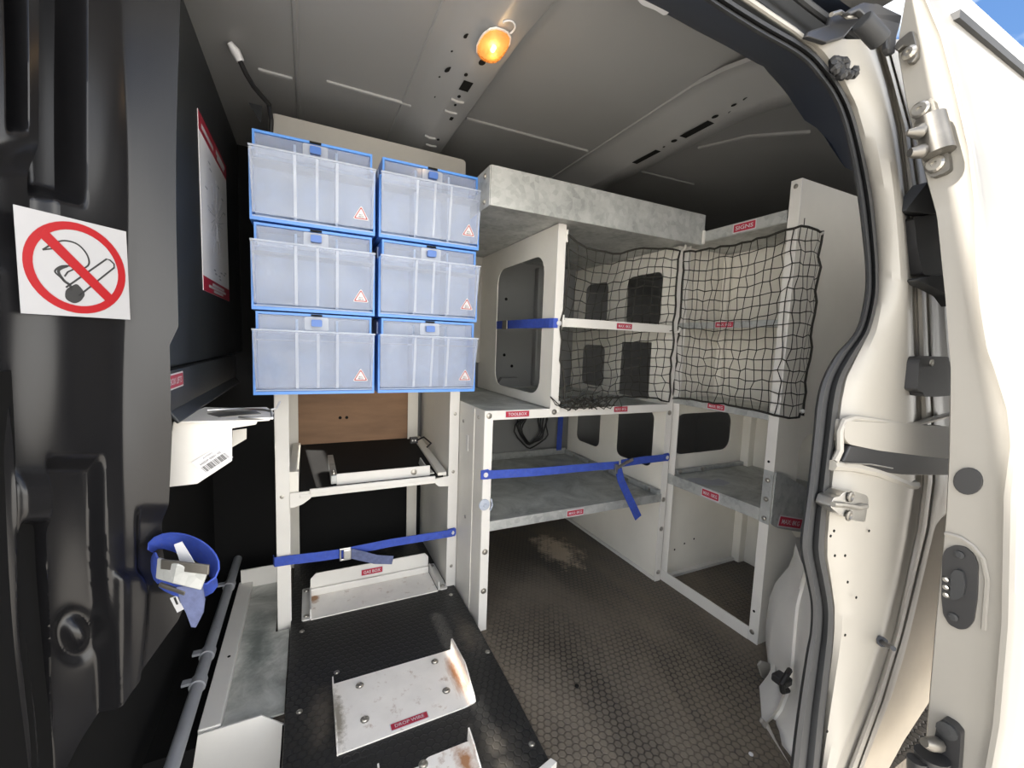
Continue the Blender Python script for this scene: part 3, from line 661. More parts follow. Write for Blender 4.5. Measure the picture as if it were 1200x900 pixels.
# upper roller arm joining the door to the rail
arm = thing('door_arm', 'black bent roller arm with grey sleeve between the roof rail and the open door', 'arm', tuple(wallpt(1020, 30, -.06)))
slab([(992, 14), (1000, 8), (1012, 2), (1033, 5), (1045, 12), (1058, 18), (1056, 28), (1052, 42), (1050, 62), (1045, 63), (1041, 56), (1041, 40), (1036, 30), (1026, 26), (1016, 20), (1008, 12), (998, 16)], -.050, .010, 'blackp', 'arm_body', arm, bev=.004)
MB().tube([wallpt(1010, 24, -.062), wallpt(1032, 48, -.066)], .0135, 16).build('sleeve', M['rubber'], arm, bevel=.002, smooth=True)
slab([(975, 17), (985, 13), (994, 19), (1004, 17), (1014, 15), (1012, 24), (1000, 32), (990, 44), (970, 50), (945, 42), (948, 36), (972, 28)], -.028, .008, 'blackp', 'rail_carrier', arm, bev=.003)
MB().tube([wallpt(974, 17, -.037), wallpt(984, 14, -.037), wallpt(993, 20, -.037), wallpt(1004, 19, -.037), wallpt(1012, 16, -.037)], .003, 8).build('carrier_lip', M['bolt'], arm, smooth=True)
# ================================================================== THINGS
def copy_tree(o, parent=None, shift=None):
    c = o.copy(); COL.objects.link(c)
    if parent: c.parent = parent
    LOC[c.name] = LOC.get(o.name, Vector()).copy()
    for ch in list(o.children): copy_tree(ch, c)
    return c
# ---- loose black board on the load floor
PZ = 0.030
plat = thing('floor_board', 'black hexagon-patterned plywood board raised on the floor in front of the bins', 'board', (0.19, 1.1, 0.0))
MB().plate([(-0.052, 0.60), (0.425, 0.642), (0.432, 0.80), (0.438, 1.05), (0.440, 1.70), (-0.052, 1.70)], (0, 0, 0.002), X, Y, PZ-.002).build('board', M['ply'], plat, bevel=.002)
MB().plate([(0.25, 0.575), (0.435, 0.630), (0.428, 0.642), (0.25, 0.60)], (0, 0, 0.018), X, Y, .016).build('edge_strip', M['rackw'], plat, bevel=.001)
for u, v in ((354, 740), (528.5, 697), (394.5, 788), (623, 872), (571.5, 764), (351, 834), (420, 617), (382, 634), (379, 596)):
    p = on(u, v, 2, PZ); bolt(plat, p, Z, .0055, .003, 'screw')
# ---- gas box tray
gas = thing('gas_box_tray', 'shallow white metal tray with upright back plate, GAS BOX label, under the blue strap', 'tray', (0.19, 1.37, PZ))
MB().box(0.0, 0.378, 1.280, 1.41, PZ, PZ+.003).build('base_plate', M['plate'], gas)
MB().plate(rpoly([(0.0, PZ), (0.378, PZ), (0.378, PZ+.058), (0.366, PZ+.072), (0.016, PZ+.072), (0.0, PZ+.056)], .004), (0, 1.412, 0), X, Z, .004).build('back_plate', M['rackw'], gas)
MB().box(0.0, 0.378, 1.398, 1.408, PZ+.003, PZ+.026).build('lower_step', M['rackw'], gas, bevel=.003)
for nm, x0, x1, xw in (('flange', -0.024, 0.0, 0.0), ('flange', 0.386, 0.412, 0.383)):
    MB().plate(rrect(x0, x1, 1.282, 1.452, .006), (0, 0, PZ), X, Y, .004).box(xw-.002, xw+.002, 1.285, 1.41, PZ, PZ+.030).build(nm, M['rackw'], gas, bevel=.001)
for x in (-0.012, 0.399):
    for y in (1.299, 1.436): bolt(gas, (x, y, PZ+.004), Z, .0065, .004)
red_label(gas, 'GAS BOX', on(436, 669, 1, 1.407), X, Z, .072, .024, 'red label with white GAS BOX lettering')
# ---- drop wire bracket
dw = thing('drop_wire_bracket', 'scuffed white bolted plate with two upturned sides and a DROP WIRE label', 'bracket', (0.19, 0.91, PZ))
MB().plate(rpoly([(0.046, 0.818), (0.312, 0.822), (0.338, 0.826), (0.338, 1.006), (0.046, 1.006)], .004), (0, 0, PZ), X, Y, .003).build('base_plate', M['plate'], dw, bevel=.0008)
MB().plate(rpoly([(0.824, PZ), (1.010, PZ), (1.006, PZ+.036), (0.90, PZ+.044), (0.832, PZ+.012)], .006), (0.336, 0, 0), Y, Z, .003).build('side_plate', M['plate'], dw, bevel=.0008)
MB().plate(rpoly([(0.816, PZ), (1.006, PZ), (1.006, PZ+.024), (0.87, PZ+.020), (0.816, PZ+.006)], .004), (0.044, 0, 0), Y, Z, .003).build('side_plate', M['plate'], dw, bevel=.0008)
for u, v in ((421.5, 803.5), (427.5, 843.5), (509.5, 775.5), (523, 809.5)):
    bolt(dw, on(u, v, 2, PZ+.003), Z, .0075, .005)
pc = on(480, 845, 2, PZ+.0035); red_label(dw, 'DROP WIRE', pc, (1, 0.02, 0), (-0.02, 1, 0), .082, .019, 'red label with white DROP WIRE lettering')
# ---- third bracket at the bottom edge
tb = thing('small_bracket', 'rusty white bracket with pointed side fin, cut by the bottom of the view', 'bracket', (0.21, 0.69, PZ))
MB().plate(rpoly([(0.115, 0.60), (0.292, 0.60), (0.292, 0.742), (0.205, 0.742), (0.190, 0.731), (0.150, 0.733), (0.115, 0.72)], .006), (0, 0, PZ), X, Y, .003).build('base_plate', M['plate'], tb)
MB().plate([(0.60, PZ), (0.748, PZ), (0.775-.03, PZ+.030), (0.715, PZ+.024), (0.66, PZ+.004)], (0.290, 0, 0), Y, Z, .003).build('side_fin', M['plate'], tb)
MB().plate([(0.60, PZ), (0.758, PZ), (0.758, PZ+.014), (0.60, PZ+.014)], (0.112, 0, 0), Y, Z, .003).build('side_plate', M['plate'], tb)
bolt(tb, on(496, 896, 2, PZ+.003), Z, .0075, .005)
# ---- long galvanised tray on the left
lt_ = thing('long_tray', 'long galvanised tray with white side rails, beside the black bulkhead', 'tray', (-0.13, 1.25, 0.0))
MB().plate([(-.206, .985), (-.055, .985), (-.055, 1.285), (-.09, 1.285), (-.09, 1.56), (-.206, 1.56)], (0, 0, .012), X, Y, .004).build('tray_floor', M['gfloor'], lt_)
MB().box(-0.212, -0.172, 0.985, 1.57, 0.016, 0.034).build('side_rail', M['rackw'], lt_, bevel=.002)
MB().box(-0.206, -0.09, 1.560, 1.566, 0.012, 0.078).build('end_plate', M['rackw'], lt_, bevel=.001)
fp = [on(u, v, 1, 0.978) for u, v in ((222, 925), (232, 861), (306, 838), (333, 848), (333, 925))]
MB().plate([(p.x, p.z) for p in fp], (0, 0.980, 0), X, Z, .004).build('front_plate', M['rackw'], lt_, bevel=.001)
bolt(lt_, (-0.188, 1.20, .034), Z, .003, .002, mat='hole')
# ---- conduit along the foot of the bulkhead
cd = thing('conduit', 'long grey plastic conduit running along the foot of the black bulkhead', 'pipe', (-0.232, 1.2, 0.05))
MB().tube([(-0.232, 0.70, .055), (-0.232, 1.2, .055), (-0.232, 1.70, .055)], .013, 14).build('tube', M['pipe'], cd, smooth=True)
for y in (1.10, 1.20, 1.52):
    MB().tube([(-0.232, y-.012, .055), (-0.232, y+.012, .055)], .0165, 14).box(-.262, -.236, y-.008, y+.008, .060, .066).build('clip', M['pipe'], cd, smooth=True)

# ---- bins
BW, BH, BD, BY = 0.261, 0.1885, 0.175, 1.100
def make_bin():
    t = thing('storage_bin', 'x', 'storage bin', (0, BY, 0), 'clear tilting storage bins stacked on the left rack')
    n, s = .80, .0075
    out = [(0, 0), (BW, 0), (BW, (n-.03)*BH), (BW-s, n*BH), (BW-s, BH), (s, BH), (s, n*BH), (0, (n-.03)*BH)]
    i_ = .0045; inn = [(i_, i_*1.6), (BW-i_, i_*1.6), (BW-i_, (n-.035)*BH), (BW-s-i_, (n-.005)*BH), (BW-s-i_, BH-i_*1.2), (s+i_, BH-i_*1.2), (s+i_, (n-.005)*BH), (i_, (n-.035)*BH)]
    MB().plate(out, (0, BY+BD, 0), X, Z, BD, [inn]).build('frame', M['blue'], t)
    bkt = MB().box(i_, BW-i_, BY+.060, BY+.063, .008, BH-.008).box(i_, BW-i_, BY+.004, BY+.06, .008, .011).build('bucket', M['milky'], t)
    for q in (.34, .67): MB().box(BW*q-.0026, BW*q+.0026, BY+.004, BY+.059, .012, BH*.93).build('divider', M['milky'], t)
    B_, T_ = Vector((0, BY-.003, .014)), Vector((0, BY-.020, .775*BH)); V_ = (T_-B_).normalized(); L_ = (T_-B_).length
    f = MB().plate([(.006, 0), (BW-.006, 0), (BW-.002, L_), (.002, L_)], B_, X, V_, .0022).build('bin_front', M['clear'], t)
    MB().plate([(BY-.003, .018), (BY+.004, .018), (BY+.004, .775*BH), (BY-.020, .775*BH)], (.005, 0, 0), Y, Z, .002).build('side_cheek', M['clear2'], f)
    MB().plate([(BY-.003, .018), (BY+.004, .018), (BY+.004, .775*BH), (BY-.020, .775*BH)], (BW-.007, 0, 0), Y, Z, .002).build('side_cheek', M['clear2'], f)
    for q in (.34, .51, .67): MB().plate([(BW*q-.003, .002), (BW*q+.003, .002), (BW*q+.003, L_-.002), (BW*q-.003, L_-.002)], B_+X.cross(V_)*.0022, X, V_, .0012).build('rib', M['clear2'], f)
    MB().box(.001, BW-.001, BY-.024, BY-.019, .768*BH, .790*BH).build('top_lip', M['clear2'], f, bevel=.001)
    MB().box(.006, BW-.006, BY-.014, BY+.040, .655*BH, .668*BH).build('inner_ledge', M['ledge'], f)
    MB().plate([(s+i_, n*BH-.01), (BW-s-i_, n*BH-.01), (BW-s-i_, BH-.006), (s+i_, BH-.006)], (0, BY+.006, 0), X, Z, .002).build('upper_window', M['clear'], t)
    la = MB().plate(rrect(BW*.5-.026, BW*.5+.026, .80*BH, .965*BH, .004), (0, BY+.004, 0), X, Z, .003).build('latch_plate', M['clear2'], t)
    MB().plate(rrect(BW*.5-.0115, BW*.5+.0115, .845*BH, .93*BH, .003), (0, BY+.002, 0), X, Z, .012).build('latch', M['bluelatch'], la, bevel=.0015)
    MB().box(BW*.5-.012, BW*.5+.012, BY-.003, BY+.001, BH-.0052, BH-.001).build('slot', M['hole'], t)
    # warning sticker, lower right
    C_ = B_ + V_*(L_*.215) + X*(BW*.872); NN = X.cross(V_)
    def tri(r): return rpoly([(r*math.cos(math.radians(a)), r*math.sin(math.radians(a))) for a in (210, 330, 90)], r*.22, 3)
    st = MB().plate(tri(.0215), C_+NN*.0023, X, V_, .0005).build('warning_sticker', M['white'], t)
    MB().plate(tri(.0186), C_+NN*.0028, X, V_, .0004, [tri(.0146)]).build('red_border', M['signred'], st)
    tx = text_mb(MB(), 'MAX', C_+NN*.0034 + V_*.0005, X, V_, .0028, bold=.01); text_mb(tx, '4KG', C_+NN*.0034 - V_*.0042, X, V_, .0046, bold=.01)
    tx.build('lettering', M['ink'], st)
    return t
bin0 = make_bin()
k = 0
for r, (z, rn) in enumerate(((.7145, 'bottom'), (.9065, 'middle'), (1.1000, 'top'))):
    for c, (x, cn, beside) in enumerate(((-.1125, 'left', 'next to the black bulkhead'), (.1575, 'right', 'next to the galvanised tray'))):
        b = bin0 if k == 0 else copy_tree(bin0); k += 1
        b.location = (x, BY, z); LOC[b.name] = Vector((x, BY, z))
        b['label'] = f'clear bin in blue frame, {rn} row, {cn} column of the six'

# ---- left rack that carries the bins
lr = thing('bin_rack', 'pale metal rack under the blue bins, with black sliding shelf and brown rear panel', 'rack', (0.18, 1.30, 0))
RW = M['rackw']; RP = M['rack']
MB().box(-0.085, -0.050, 1.300, 1.304, 0.0, 0.714).box(-0.085, -0.081, 1.304, 1.34, 0.0, 0.714).build('post', RW, lr, bevel=.001)
MB().box(0.410, 0.443, 1.296, 1.300, 0.0, 0.714).build('post', RW, lr, bevel=.001)
MB().box(-0.075, -0.035, 1.670, 1.674, 0.0, 0.714).build('post', RP, lr); MB().box(0.355, 0.395, 1.670, 1.674, 0.0, 0.714).build('post', RP, lr)
MB().box(0.416, 0.420, 1.300, 1.70, 0.0, 0.714).build('side_panel', RP, lr)
MB().box(-0.085, 0.443, 1.285, 1.70, 0.704, 0.7135).build('top_plate', RP, lr)
MB().plate(rpoly([(-0.080, .72), (0.437, .72), (0.437, 1.403), (-0.080, 1.408)], .012), (0, 1.284, 0), X, Z, .004).build('back_board', M['board'], lr)
MB().box(-0.035, 0.415, 1.690, 1.694, 0.0, 0.44).build('rear_panel', M['void'], lr)  # black panel painting the shade under the shelf
wp = MB().box(-0.035, 0.36, 1.680, 1.686, 0.44, 0.704).build('rear_panel', M['wood'], lr)
for x, z in ((.105, .552), (.128, .552)): MB().lathe([(.006, 0), (.006, .001)], (x, 1.6795, z), -Y, 8).build('screw_hole', M['hole'], wp)
zf, zb_ = .408, .452
sh = MB().plate([(0, 0), (.425, 0), (.425, .39), (0, .39)], (-0.030, 1.305, zf), X, Vector((0, .375, zb_-zf)).normalized(), .006).build('shelf', M['blackply'], lr)
MB().box(-0.026, 0.392, 1.292, 1.306, .394, .405).box(0.0, 0.365, 1.288, 1.296, .405, .419).build('shelf_lip', RW, sh, bevel=.002)
MB().box(-0.052, -0.028, 1.302, 1.66, .40, .47).build('slide_rail', RP, lr); 
MB().plate([(0, 0), (.38, .040), (.38, .052), (0, .012)], (0.378, 1.305, .412), Y, Z, .028).build('slide_rail', RP, lr)
MB().plate(rpoly([(-.050, .352), (-.050, .412), (0.004, .412), (0.004, .392), (-.018, .376), (-.040, .369), (-.050, .369)], .004), (0, 1.297, 0), X, Z, .003).build('shelf_bracket', RW, lr)
MB().plate(rpoly([(.410, .380), (.410, .414), (.362, .408), (.366, .392), (.378, .382)], .004), (0, 1.294, 0), X, Z, .003).build('shelf_bracket', RW, lr)
q0, q1, q2, q3 = (on(*p, 2, .425) for p in ((388, 527), (391, 569), (394, 571), (489, 556)))
fr_ = MB().box(q2.x-.012, q2.x+.006, 1.315, 1.56, .418, .444).build('retaining_rail', M['galv'], lr, bevel=.002)
f2 = MB().box(q2.x+.004, q2.x+.285, 1.314, 1.319, .414, .448).build('retaining_lip', RW, lr, bevel=.001)
MB().plate([(1.319, .416), (1.42, .425), (1.40, .452), (1.325, .446)], (q2.x+.272, 0, 0), Y, Z, .003).box(q2.x+.272, q2.x+.30, 1.318, 1.37, .418, .421).build('retaining_tab', RP, lr)
bolt(lr, (q2.x+.232, 1.313, .432), -Y, .008, .005); bolt(lr, (q2.x-.003, 1.33, .444), Z, .006, .008); bolt(lr, (q2.x-.003, 1.352, .444), Z, .006, .008)
for x, z in ((.428, .618), (.426, .425), (-.070, .402), (.427, .10)): bolt(lr, (x, 1.296 if x > 0 else 1.300, z), -Y, .0045, .003)

# ---- toolbox rack
tk = thing('toolbox_rack', 'pale metal shelving unit with TOOLBOX rail, windowed side panels and two netted bays', 'rack', (0.80, 1.09, 0))
MB().box(0.445, 0.471, 1.084, 1.088, 0.0, 0.660).build('post', RW, tk, bevel=.0008)
MB().box(0.445, 0.449, 1.088, 1.715, 0.0, 0.660).build('side_panel', RP, tk)
MB().box(0.4425, 0.445, 1.16, 1.20, 0.0, 0.655).build('panel_fold', RP, tk, bevel=.001)
MB().box(0.4405, 0.4435, 1.205, 1.222, .515, .565).build('catch_plate', RW, tk, bevel=.001)
MB().box(0.471, 1.142, 1.085, 1.089, 0.633, 0.660).build('top_rail', RW, tk, bevel=.0008)
MB().box(0.449, 1.148, 1.089, 1.715, 0.650, 0.655).build('top_shelf', M['gfloor'], tk)
s1 = MB().box(0.449, 1.148, 1.090, 1.715, 0.322, 0.326).build('lower_shelf', M['gfloor'], tk)
MB().box(0.471, 1.142, 1.085, 1.090, 0.304, 0.334).build('shelf_lip', M['galv'], s1, bevel=.001)
MB().box(1.125, 1.146, 1.09, 1.712, 0.326, 0.346).build('shelf_upstand', M['galv'], s1, bevel=.004); MB().box(0.449, 1.13, 1.700, 1.712, 0.326, 0.356).build('shelf_upstand', M['galv'], s1, bevel=.002)
for y in (1.13, 1.25, 1.37, 1.50, 1.62): bolt(s1, (1.125, y, .337), -X, .006, .004)
wins = [rrect(1.156, 1.343, .936, 1.131, .03), rrect(1.462, 1.625, .945, 1.129, .03), rrect(1.190, 1.358, .663, .876, .004), rrect(1.462, 1.625, .68, .86, .03), rrect(1.152, 1.352, .41, .622, .03), rrect(1.467, 1.640, .409, .60, .03)]
dv = MB().plate([(1.09, 0.0), (1.715, 0.0), (1.715, 1.205), (1.09, 1.205)], (1.148, 0, 0), Y, Z, .003, wins).build('divider_panel', RP, tk)
MB().box(1.140, 1.148, 1.095, 1.70, 0.0, 0.012).build('floor_flange', RW, tk, bevel=.001)
MB().plate([(1.140, 0), (1.166, 0), (1.166, .66), (1.164, .90), (1.168, .93), (1.163, 1.07), (1.167, 1.205), (1.140, 1.205), (1.146, 1.07), (1.138, .93), (1.146, .80), (1.140, .66)], (0, 1.090, 0), X, Z, .004).build('post', RW, tk, bevel=.0008)
MB().plate([(1.09, .660), (1.70, .660), (1.70, 1.205), (1.09, 1.205)], (0.660, 0, 0), Y, Z, .003, [rrect(1.160, 1.518, .692, 1.13, .055)]).build('side_panel', RP, tk)
MB().box(0.657, 0.685, 1.082, 1.086, 0.640, 1.205).build('post', RW, tk, bevel=.0008)
s2 = MB().box(0.664, 1.148, 1.090, 1.66, 0.922, 0.925).build('middle_shelf', M['gfloor'], tk)
MB().box(0.685, 1.142, 1.086, 1.090, 0.908, 0.935).build('shelf_lip', RW, s2, bevel=.0008)
for x, z in ((.458, .646), (.458, .245), (.458, .125), (.671, .650), (1.152, .628), (1.153, .31), (1.153, .20), (1.153, .035)): bolt(tk, (x, 1.0835 if x < .6 else (1.0815 if x < .7 else 1.0855), z), -Y, .007, .004)
for y, z in ((1.13, .635), (1.22, .30), (1.26, .60)): bolt(tk, (0.4445, y, z), -X, .005, .003)
for z in (1.172, .925, .665): MB().box(.684, .690, 1.078, 1.083, z-.018, z+.018).build('net_hook', RW, tk, bevel=.001)
for z in (1.19, .91): MB().tube([(1.152, 1.086, z), (1.152, 1.070, z+.004), (1.152, 1.066, z+.016)], .004, 8).build('net_hook', RW, tk, smooth=True)
red_label(tk, 'TOOLBOX', (.548, 1.0845, .648), X, Z, .080, .021, 'red label with white TOOLBOX lettering')
red_label(tk, 'MAX: 8KG', (.930, 1.0845, .649), X, Z, .060, .021, 'red weight label under the left net')
red_label(tk, 'MAX: 8KG', (.925, 1.0855, .921), X, Z, .066, .021, 'red weight label on the middle shelf')
red_label(tk, 'MAX: 8KG', (.770, 1.0845, .318), X, Z, .066, .021, 'red weight label on the lower shelf')
# ---- rear rack
rk = thing('rear_rack', 'pale metal shelving unit at right with galvanised shelves and a tall end panel', 'rack', (1.175, 0.91, 0))
MB().plate([(1.175, 0), (1.62, 0), (1.62, .66), (1.40, .70), (1.40, 1.21), (1.175, 1.21)], (0, 1.099, 0), X, Z, .003, [rrect(1.194, 1.498, .468, .620, .045)]).build('far_panel', RP, rk)
MB().plate([(1.178, 0), (1.64, 0), (1.64, 1.314), (1.178, 1.314)], (0, .720, 0), X, Z, .004, [rrect(1.285, 1.56, .30, .618, .05)]).build('end_panel', RP, rk)
MB().box(1.174, 1.178, .715, .744, 0, 1.314).build('post', RW, rk, bevel=.0008)
MB().box(1.176, 1.179, 1.066, 1.096, 0, 1.205).build('post', RW, rk)
MB().box(1.172, 1.176, .744, 1.093, 0, .040).build('base_rail', RW, rk, bevel=.001)
MB().box(1.18, 1.60, 1.080, 1.096, 0.0, .012).build('floor_flange', RW, rk, bevel=.001)
MB().box(1.60, 1.603, .72, 1.096, 0.0, .66).build('back_panel', RP, rk); MB().box(1.398, 1.401, .72, 1.096, .66, 1.21).build('back_panel', RP, rk)
MB().box(1.565, 1.60, 1.060, 1.094, 0.0, .66).build('rear_post', RP, rk, bevel=.003); MB().box(1.375, 1.398, 1.066, 1.094, .67, 1.20).build('rear_post', RP, rk, bevel=.003)
for nm, z0, z1, xb in (('lower_shelf', .368, .405, 1.60), ('middle_shelf', .662, .686, 1.40), ('upper_shelf', .924, .945, 1.40)):
    s_ = MB().box(1.176, xb, .722, 1.094, z1-.008, z1-.004).build(nm, M['gfloor'], rk); MB().box(1.172, 1.176, .744, 1.090, z0, z1).build('shelf_lip', M['galv'], s_, bevel=.001)
MB().box(1.20, 1.59, 1.075, 1.094, .401, .416).build('shelf_upstand', M['galv'], rk, bevel=.004)
for x in (1.215, 1.33): bolt(rk, (x, 1.075, .409), -Y, .007, .005)
br = MB().plate(rpoly([(1.176, .520), (1.205, .514), (1.352, .448), (1.352, .314), (1.21, .352), (1.176, .370)], .004), (0, .714, 0), X, Z, .004).build('side_bracket', M['galv'], rk, bevel=.0008)
MB().box(1.1715, 1.1735, .714, .742, .366, .520).build('bracket_flap', M['galv'], br)
for z in (.492, .437, .381): bolt(br, (1.1712, .728, z), -X, .006, .005)
bolt(rk, (1.1735, .730, 1.296), -X, .005, .003); bolt(rk, (1.1735, .733, .03), -X, .006, .003); bolt(rk, (1.1735, .733, .095), -X, .003, .002, mat='hole'); bolt(rk, (1.1735, .732, .545), -X, .003, .002, mat='hole')
MB().box(1.20, 1.203, .7155, .716, 1.19, 1.215).build('slot', M['hole'], rk); bolt(rk, (1.215, .716, .035), -Y, .004, .002)
for y, z in ((.985, .10), (1.02, .105), (1.05, .12)): pass
for x, z in ((1.24, .10), (1.29, .115), (1.34, .125)): bolt(rk, (x, 1.0955, z), -Y, .003, .001, mat='hole')
LV = -Y
red_label(rk, 'MAX: 10KG', (1.1715, .909, .387), LV, Z, .068, .028, 'red MAX: 10KG label on the lower shelf lip')
red_label(rk, 'MAX: 8KG', (1.1715, .915, .675), LV, Z, .066, .021, 'red weight label on the middle shelf lip')
red_label(rk, 'MAX: 8KG', (1.1715, .910, .935), LV, Z, .066, .020, 'red weight label on the upper shelf lip')
ll = on(926, 612, 1, .708)
red_label(rk, 'MAX: 8KG', (ll.x+.004, .7095, ll.z-.002), (1, 0, -.25), (.25, 0, 1), .118, .034, 'red MAX: 8KG label on the galvanised side bracket')
# ---- top tray across both racks
tt = thing('roof_tray', 'long galvanised L-shaped tray under the roof, with SIGNS label', 'tray', (0.8, 1.3, 1.2))
G = M['galv']
MB().box(.414, 1.62, 1.020, 1.70, 1.207, 1.210).box(1.175, 1.62, .745, 1.02, 1.207, 1.210).build('tray_floor', G, tt)
MB().box(.414, 1.176, 1.015, 1.019, 1.196, 1.294).build('front_face', G, tt, bevel=.0015)
MB().box(.412, .415, 1.019, 1.70, 1.196, 1.294).build('side_face', G, tt, bevel=.0015)
MB().box(1.1715, 1.1745, .746, 1.014, 1.208, 1.240).build('front_lip', G, tt, bevel=.001)
MB().box(1.165, 1.173, 1.008, 1.015, 1.200, 1.243).build('corner_piece', RW, tt, bevel=.001)
for y, z in ((1.05, 1.275), (1.05, 1.212)): bolt(tt, (.4115, y, z), -X, .006, .004)
red_label(tt, 'SIGNS', (1.1708, .869, 1.2235), LV, Z, .075, .028, 'red label with white SIGNS lettering')
# perforated strip behind the end panel
ps = thing('perforated_strip', 'row of small bright slots in a strip above the roof tray at right', 'strip', (1.3, .9, 1.27))
MB().box(1.395, 1.40, .75, 1.05, 1.255, 1.285).build('strip', M['roof'], ps)
for k in range(9): MB().box(1.3935, 1.395, .765+k*.026, .781+k*.026, 1.268, 1.273).build('slot', M['steel'], ps)
# ---- cargo nets
def net(name, label, surf, nu, nv, base, th=.0085, hooks=()):
    t = thing(name, label, 'net', base, 'black cargo nets over the rack bays')
    bm = bmesh.new(); vs = [[bm.verts.new(surf(i/nu, j/nv) - Vector(base)) for i in range(nu+1)] for j in range(nv+1)]
    fs = [bm.faces.new((vs[j][i], vs[j][i+1], vs[j+1][i+1], vs[j+1][i])) for j in range(nv) for i in range(nu)]
    bmesh.ops.wireframe(bm, faces=fs, thickness=th/2, offset=0, use_replace=True, use_boundary=True, use_even_offset=False, use_relative_offset=False)
    me = bpy.data.meshes.new('mesh_cords'); bm.to_mesh(me); bm.free(); me.materials.append(M['net'])
    o = bpy.data.objects.new('mesh_cords', me); COL.objects.link(o); o.parent = t; LOC[o.name] = Vector(base)
    rim = [surf(i/nu, 0) for i in range(nu+1)] + [surf(1, j/nv) for j in range(1, nv+1)] + [surf(1-i/nu, 1) for i in range(1, nu+1)] + [surf(0, 1-j/nv) for j in range(1, nv)] + [surf(0, 0)]
    MB().tube(rim, .0032, 6).build('border_cord', M['net'], t, smooth=True)
    return t
rn = random.Random(7)
J = [[(rn.uniform(-1, 1), rn.uniform(-1, 1), rn.uniform(-1, 1)) for _ in range(40)] for _ in range(40)]
def net1(a, b):
    i, j = int(round(a*14)), int(round(b*17)); r = J[i][j]
    zt = 1.175 - .055*math.sin(math.pi*min(1, a*1.35))*(1-a) + .012*a
    zb = .672 + .018*math.sin(math.pi*a)
    slump = max(0, 1-a*1.6)*.05
    bb = 1-(1-b)**(1+.25*(1-a)); z = zt+(zb-zt)*bb
    x = .690+(1.143-.690)*a + .006*r[0]*(.4+b) + .010*math.sin(b*9+a*4)*(1-a)
    y = 1.081 + .035*math.sin(math.pi*a)*math.sin(math.pi*b) - .012*slump*20*b*b*.4 + .003*r[1]
    z += .004*r[2] + (.02*math.sin(a*40)*max(0, b-.75)*4*max(0, .55-a)*1.4)
    if 0 < j < 17 and i == 14: x -= .004
    return Vector((x, y, z))
n1 = net('cargo_net', 'black knotted cargo net across the windowed bays, sagging at its lower left', net1, 14, 17, (.92, 1.08, .92))
mb = MB()
for k in range(7):
    x0 = .70+k*.028; pts = [Vector((x0+.05*math.sin(q*1.1+k), 1.070+.008*math.cos(q*1.7+k), .664+.022*math.sin(q*1.9+k*2.1)+.012)) for q in range(9)]
    mb.tube(pts, .0018, 5)
mb.build('tangled_cords', M['net'], n1, kind='stuff', smooth=True)
def net2(a, b):
    i, j = int(round(a*21)), int(round(b*16)); r = J[i+8][j+3]
    zt = 1.187-.012*math.sin(math.pi*min(1, a/.74)); zb = .676 + (.03*math.sin(math.pi*min(1, a/.74)))*.3 + (.004 if a < .74 else 0.02*(a-.74))
    s = a/.74
    if s <= 1:
        x = 1.166 - .018*math.sin(math.pi*s)*math.sin(math.pi*b)*.4; y = 1.086+(0.706-1.086)*s
    else:
        q = (a-.74)/.26; x = 1.166+.105*q; y = .706 - .010*math.sin(math.pi*q)
    pull = .012*math.sin(math.pi*b)*max(0, 1-abs(a-.74)/.2)
    z = zt+(zb-zt)*(b + .035*math.sin(math.pi*b)*math.sin(math.pi*min(1, s)))
    return Vector((x + .004*r[0] - pull*.3, y + .005*r[1], z + .004*r[2]))
n2 = net('cargo_net', 'black knotted cargo net across the right rack, wrapped round its tall white post', net2, 21, 16, (1.166, .90, .93))
for z in (1.184, .69): MB().lathe([(.006, 0), (.006, .006), (.002, .010)], (1.268, .712, z), -Y, 10).build('hook', M['rackw'], n2)

# ---- blue straps
def strap_eye(t, p, n, name='eyelet'):
    MB().plate([(-.014, -.013), (.010, -.015), (.014, -.008), (.014, .010), (.008, .015), (-.014, .013)], Vector(p)+Vector(n)*.0005, X if abs(n[0]) < .5 else Y, Z, -.002 if abs(n[0]) < .5 else .002).build('end_tab', M['web'], t)
    MB().lathe([(.007, 0), (.007, .002), (.003, .003)], Vector(p)+Vector(n)*.003, n, 12).build(name, M['white'], t)
A = Vector((.455, 1.079, .477)); B = Vector((1.147, 1.079, .468)); Cb = Vector((.925, 1.072, .464))
st = thing('lashing_strap', 'blue strap across the toolbox shelf with its loose tail hanging down', 'strap', tuple(A))
MB().ribbon([A, A*.66+Cb*.34+Vector((0, -.002, -.002)), A*.33+Cb*.67+Vector((0, -.002, 0)), Cb], .025, .0018, Z).build('webbing', M['web'], st)
MB().ribbon([Cb+Vector((.01, 0, .004)), Cb*.5+B*.5+Vector((0, 0, .004)), B], .025, .0018, Z).build('webbing', M['web'], st)
MB().ribbon([Cb+Vector((-.008, -.006, -.004)), Cb+Vector((.004, -.012, -.05)), Cb+Vector((.03, -.018, -.10)), Cb+Vector((.06, -.020, -.15)), Cb+Vector((.088, -.014, -.190))], .028, .0018, X).build('loose_tail', M['web'], st)
bk_ = MB().ribbon([Cb+Vector((-.02, -.008, -.010)), Cb+Vector((.02, -.008, .006)), Cb+Vector((.055, -.006, .016))], .010, .006, Z).box(Cb.x-.022, Cb.x-.012, 1.060, 1.070, Cb.z-.026, Cb.z+.006).build('buckle', M['steel'], st, bevel=.0015)
strap_eye(st, (.452, 1.083, .477), (0, -1, 0)); strap_eye(st, (1.150, 1.083, .468), (0, -1, 0))
A = Vector((-.090, 1.290, .218)); B = Vector((.425, 1.286, .220)); Cb = on(404, 648, 1, 1.282)
st = thing('lashing_strap', 'blue strap across the bottom of the bin rack with metal cam buckle', 'strap', tuple(A))
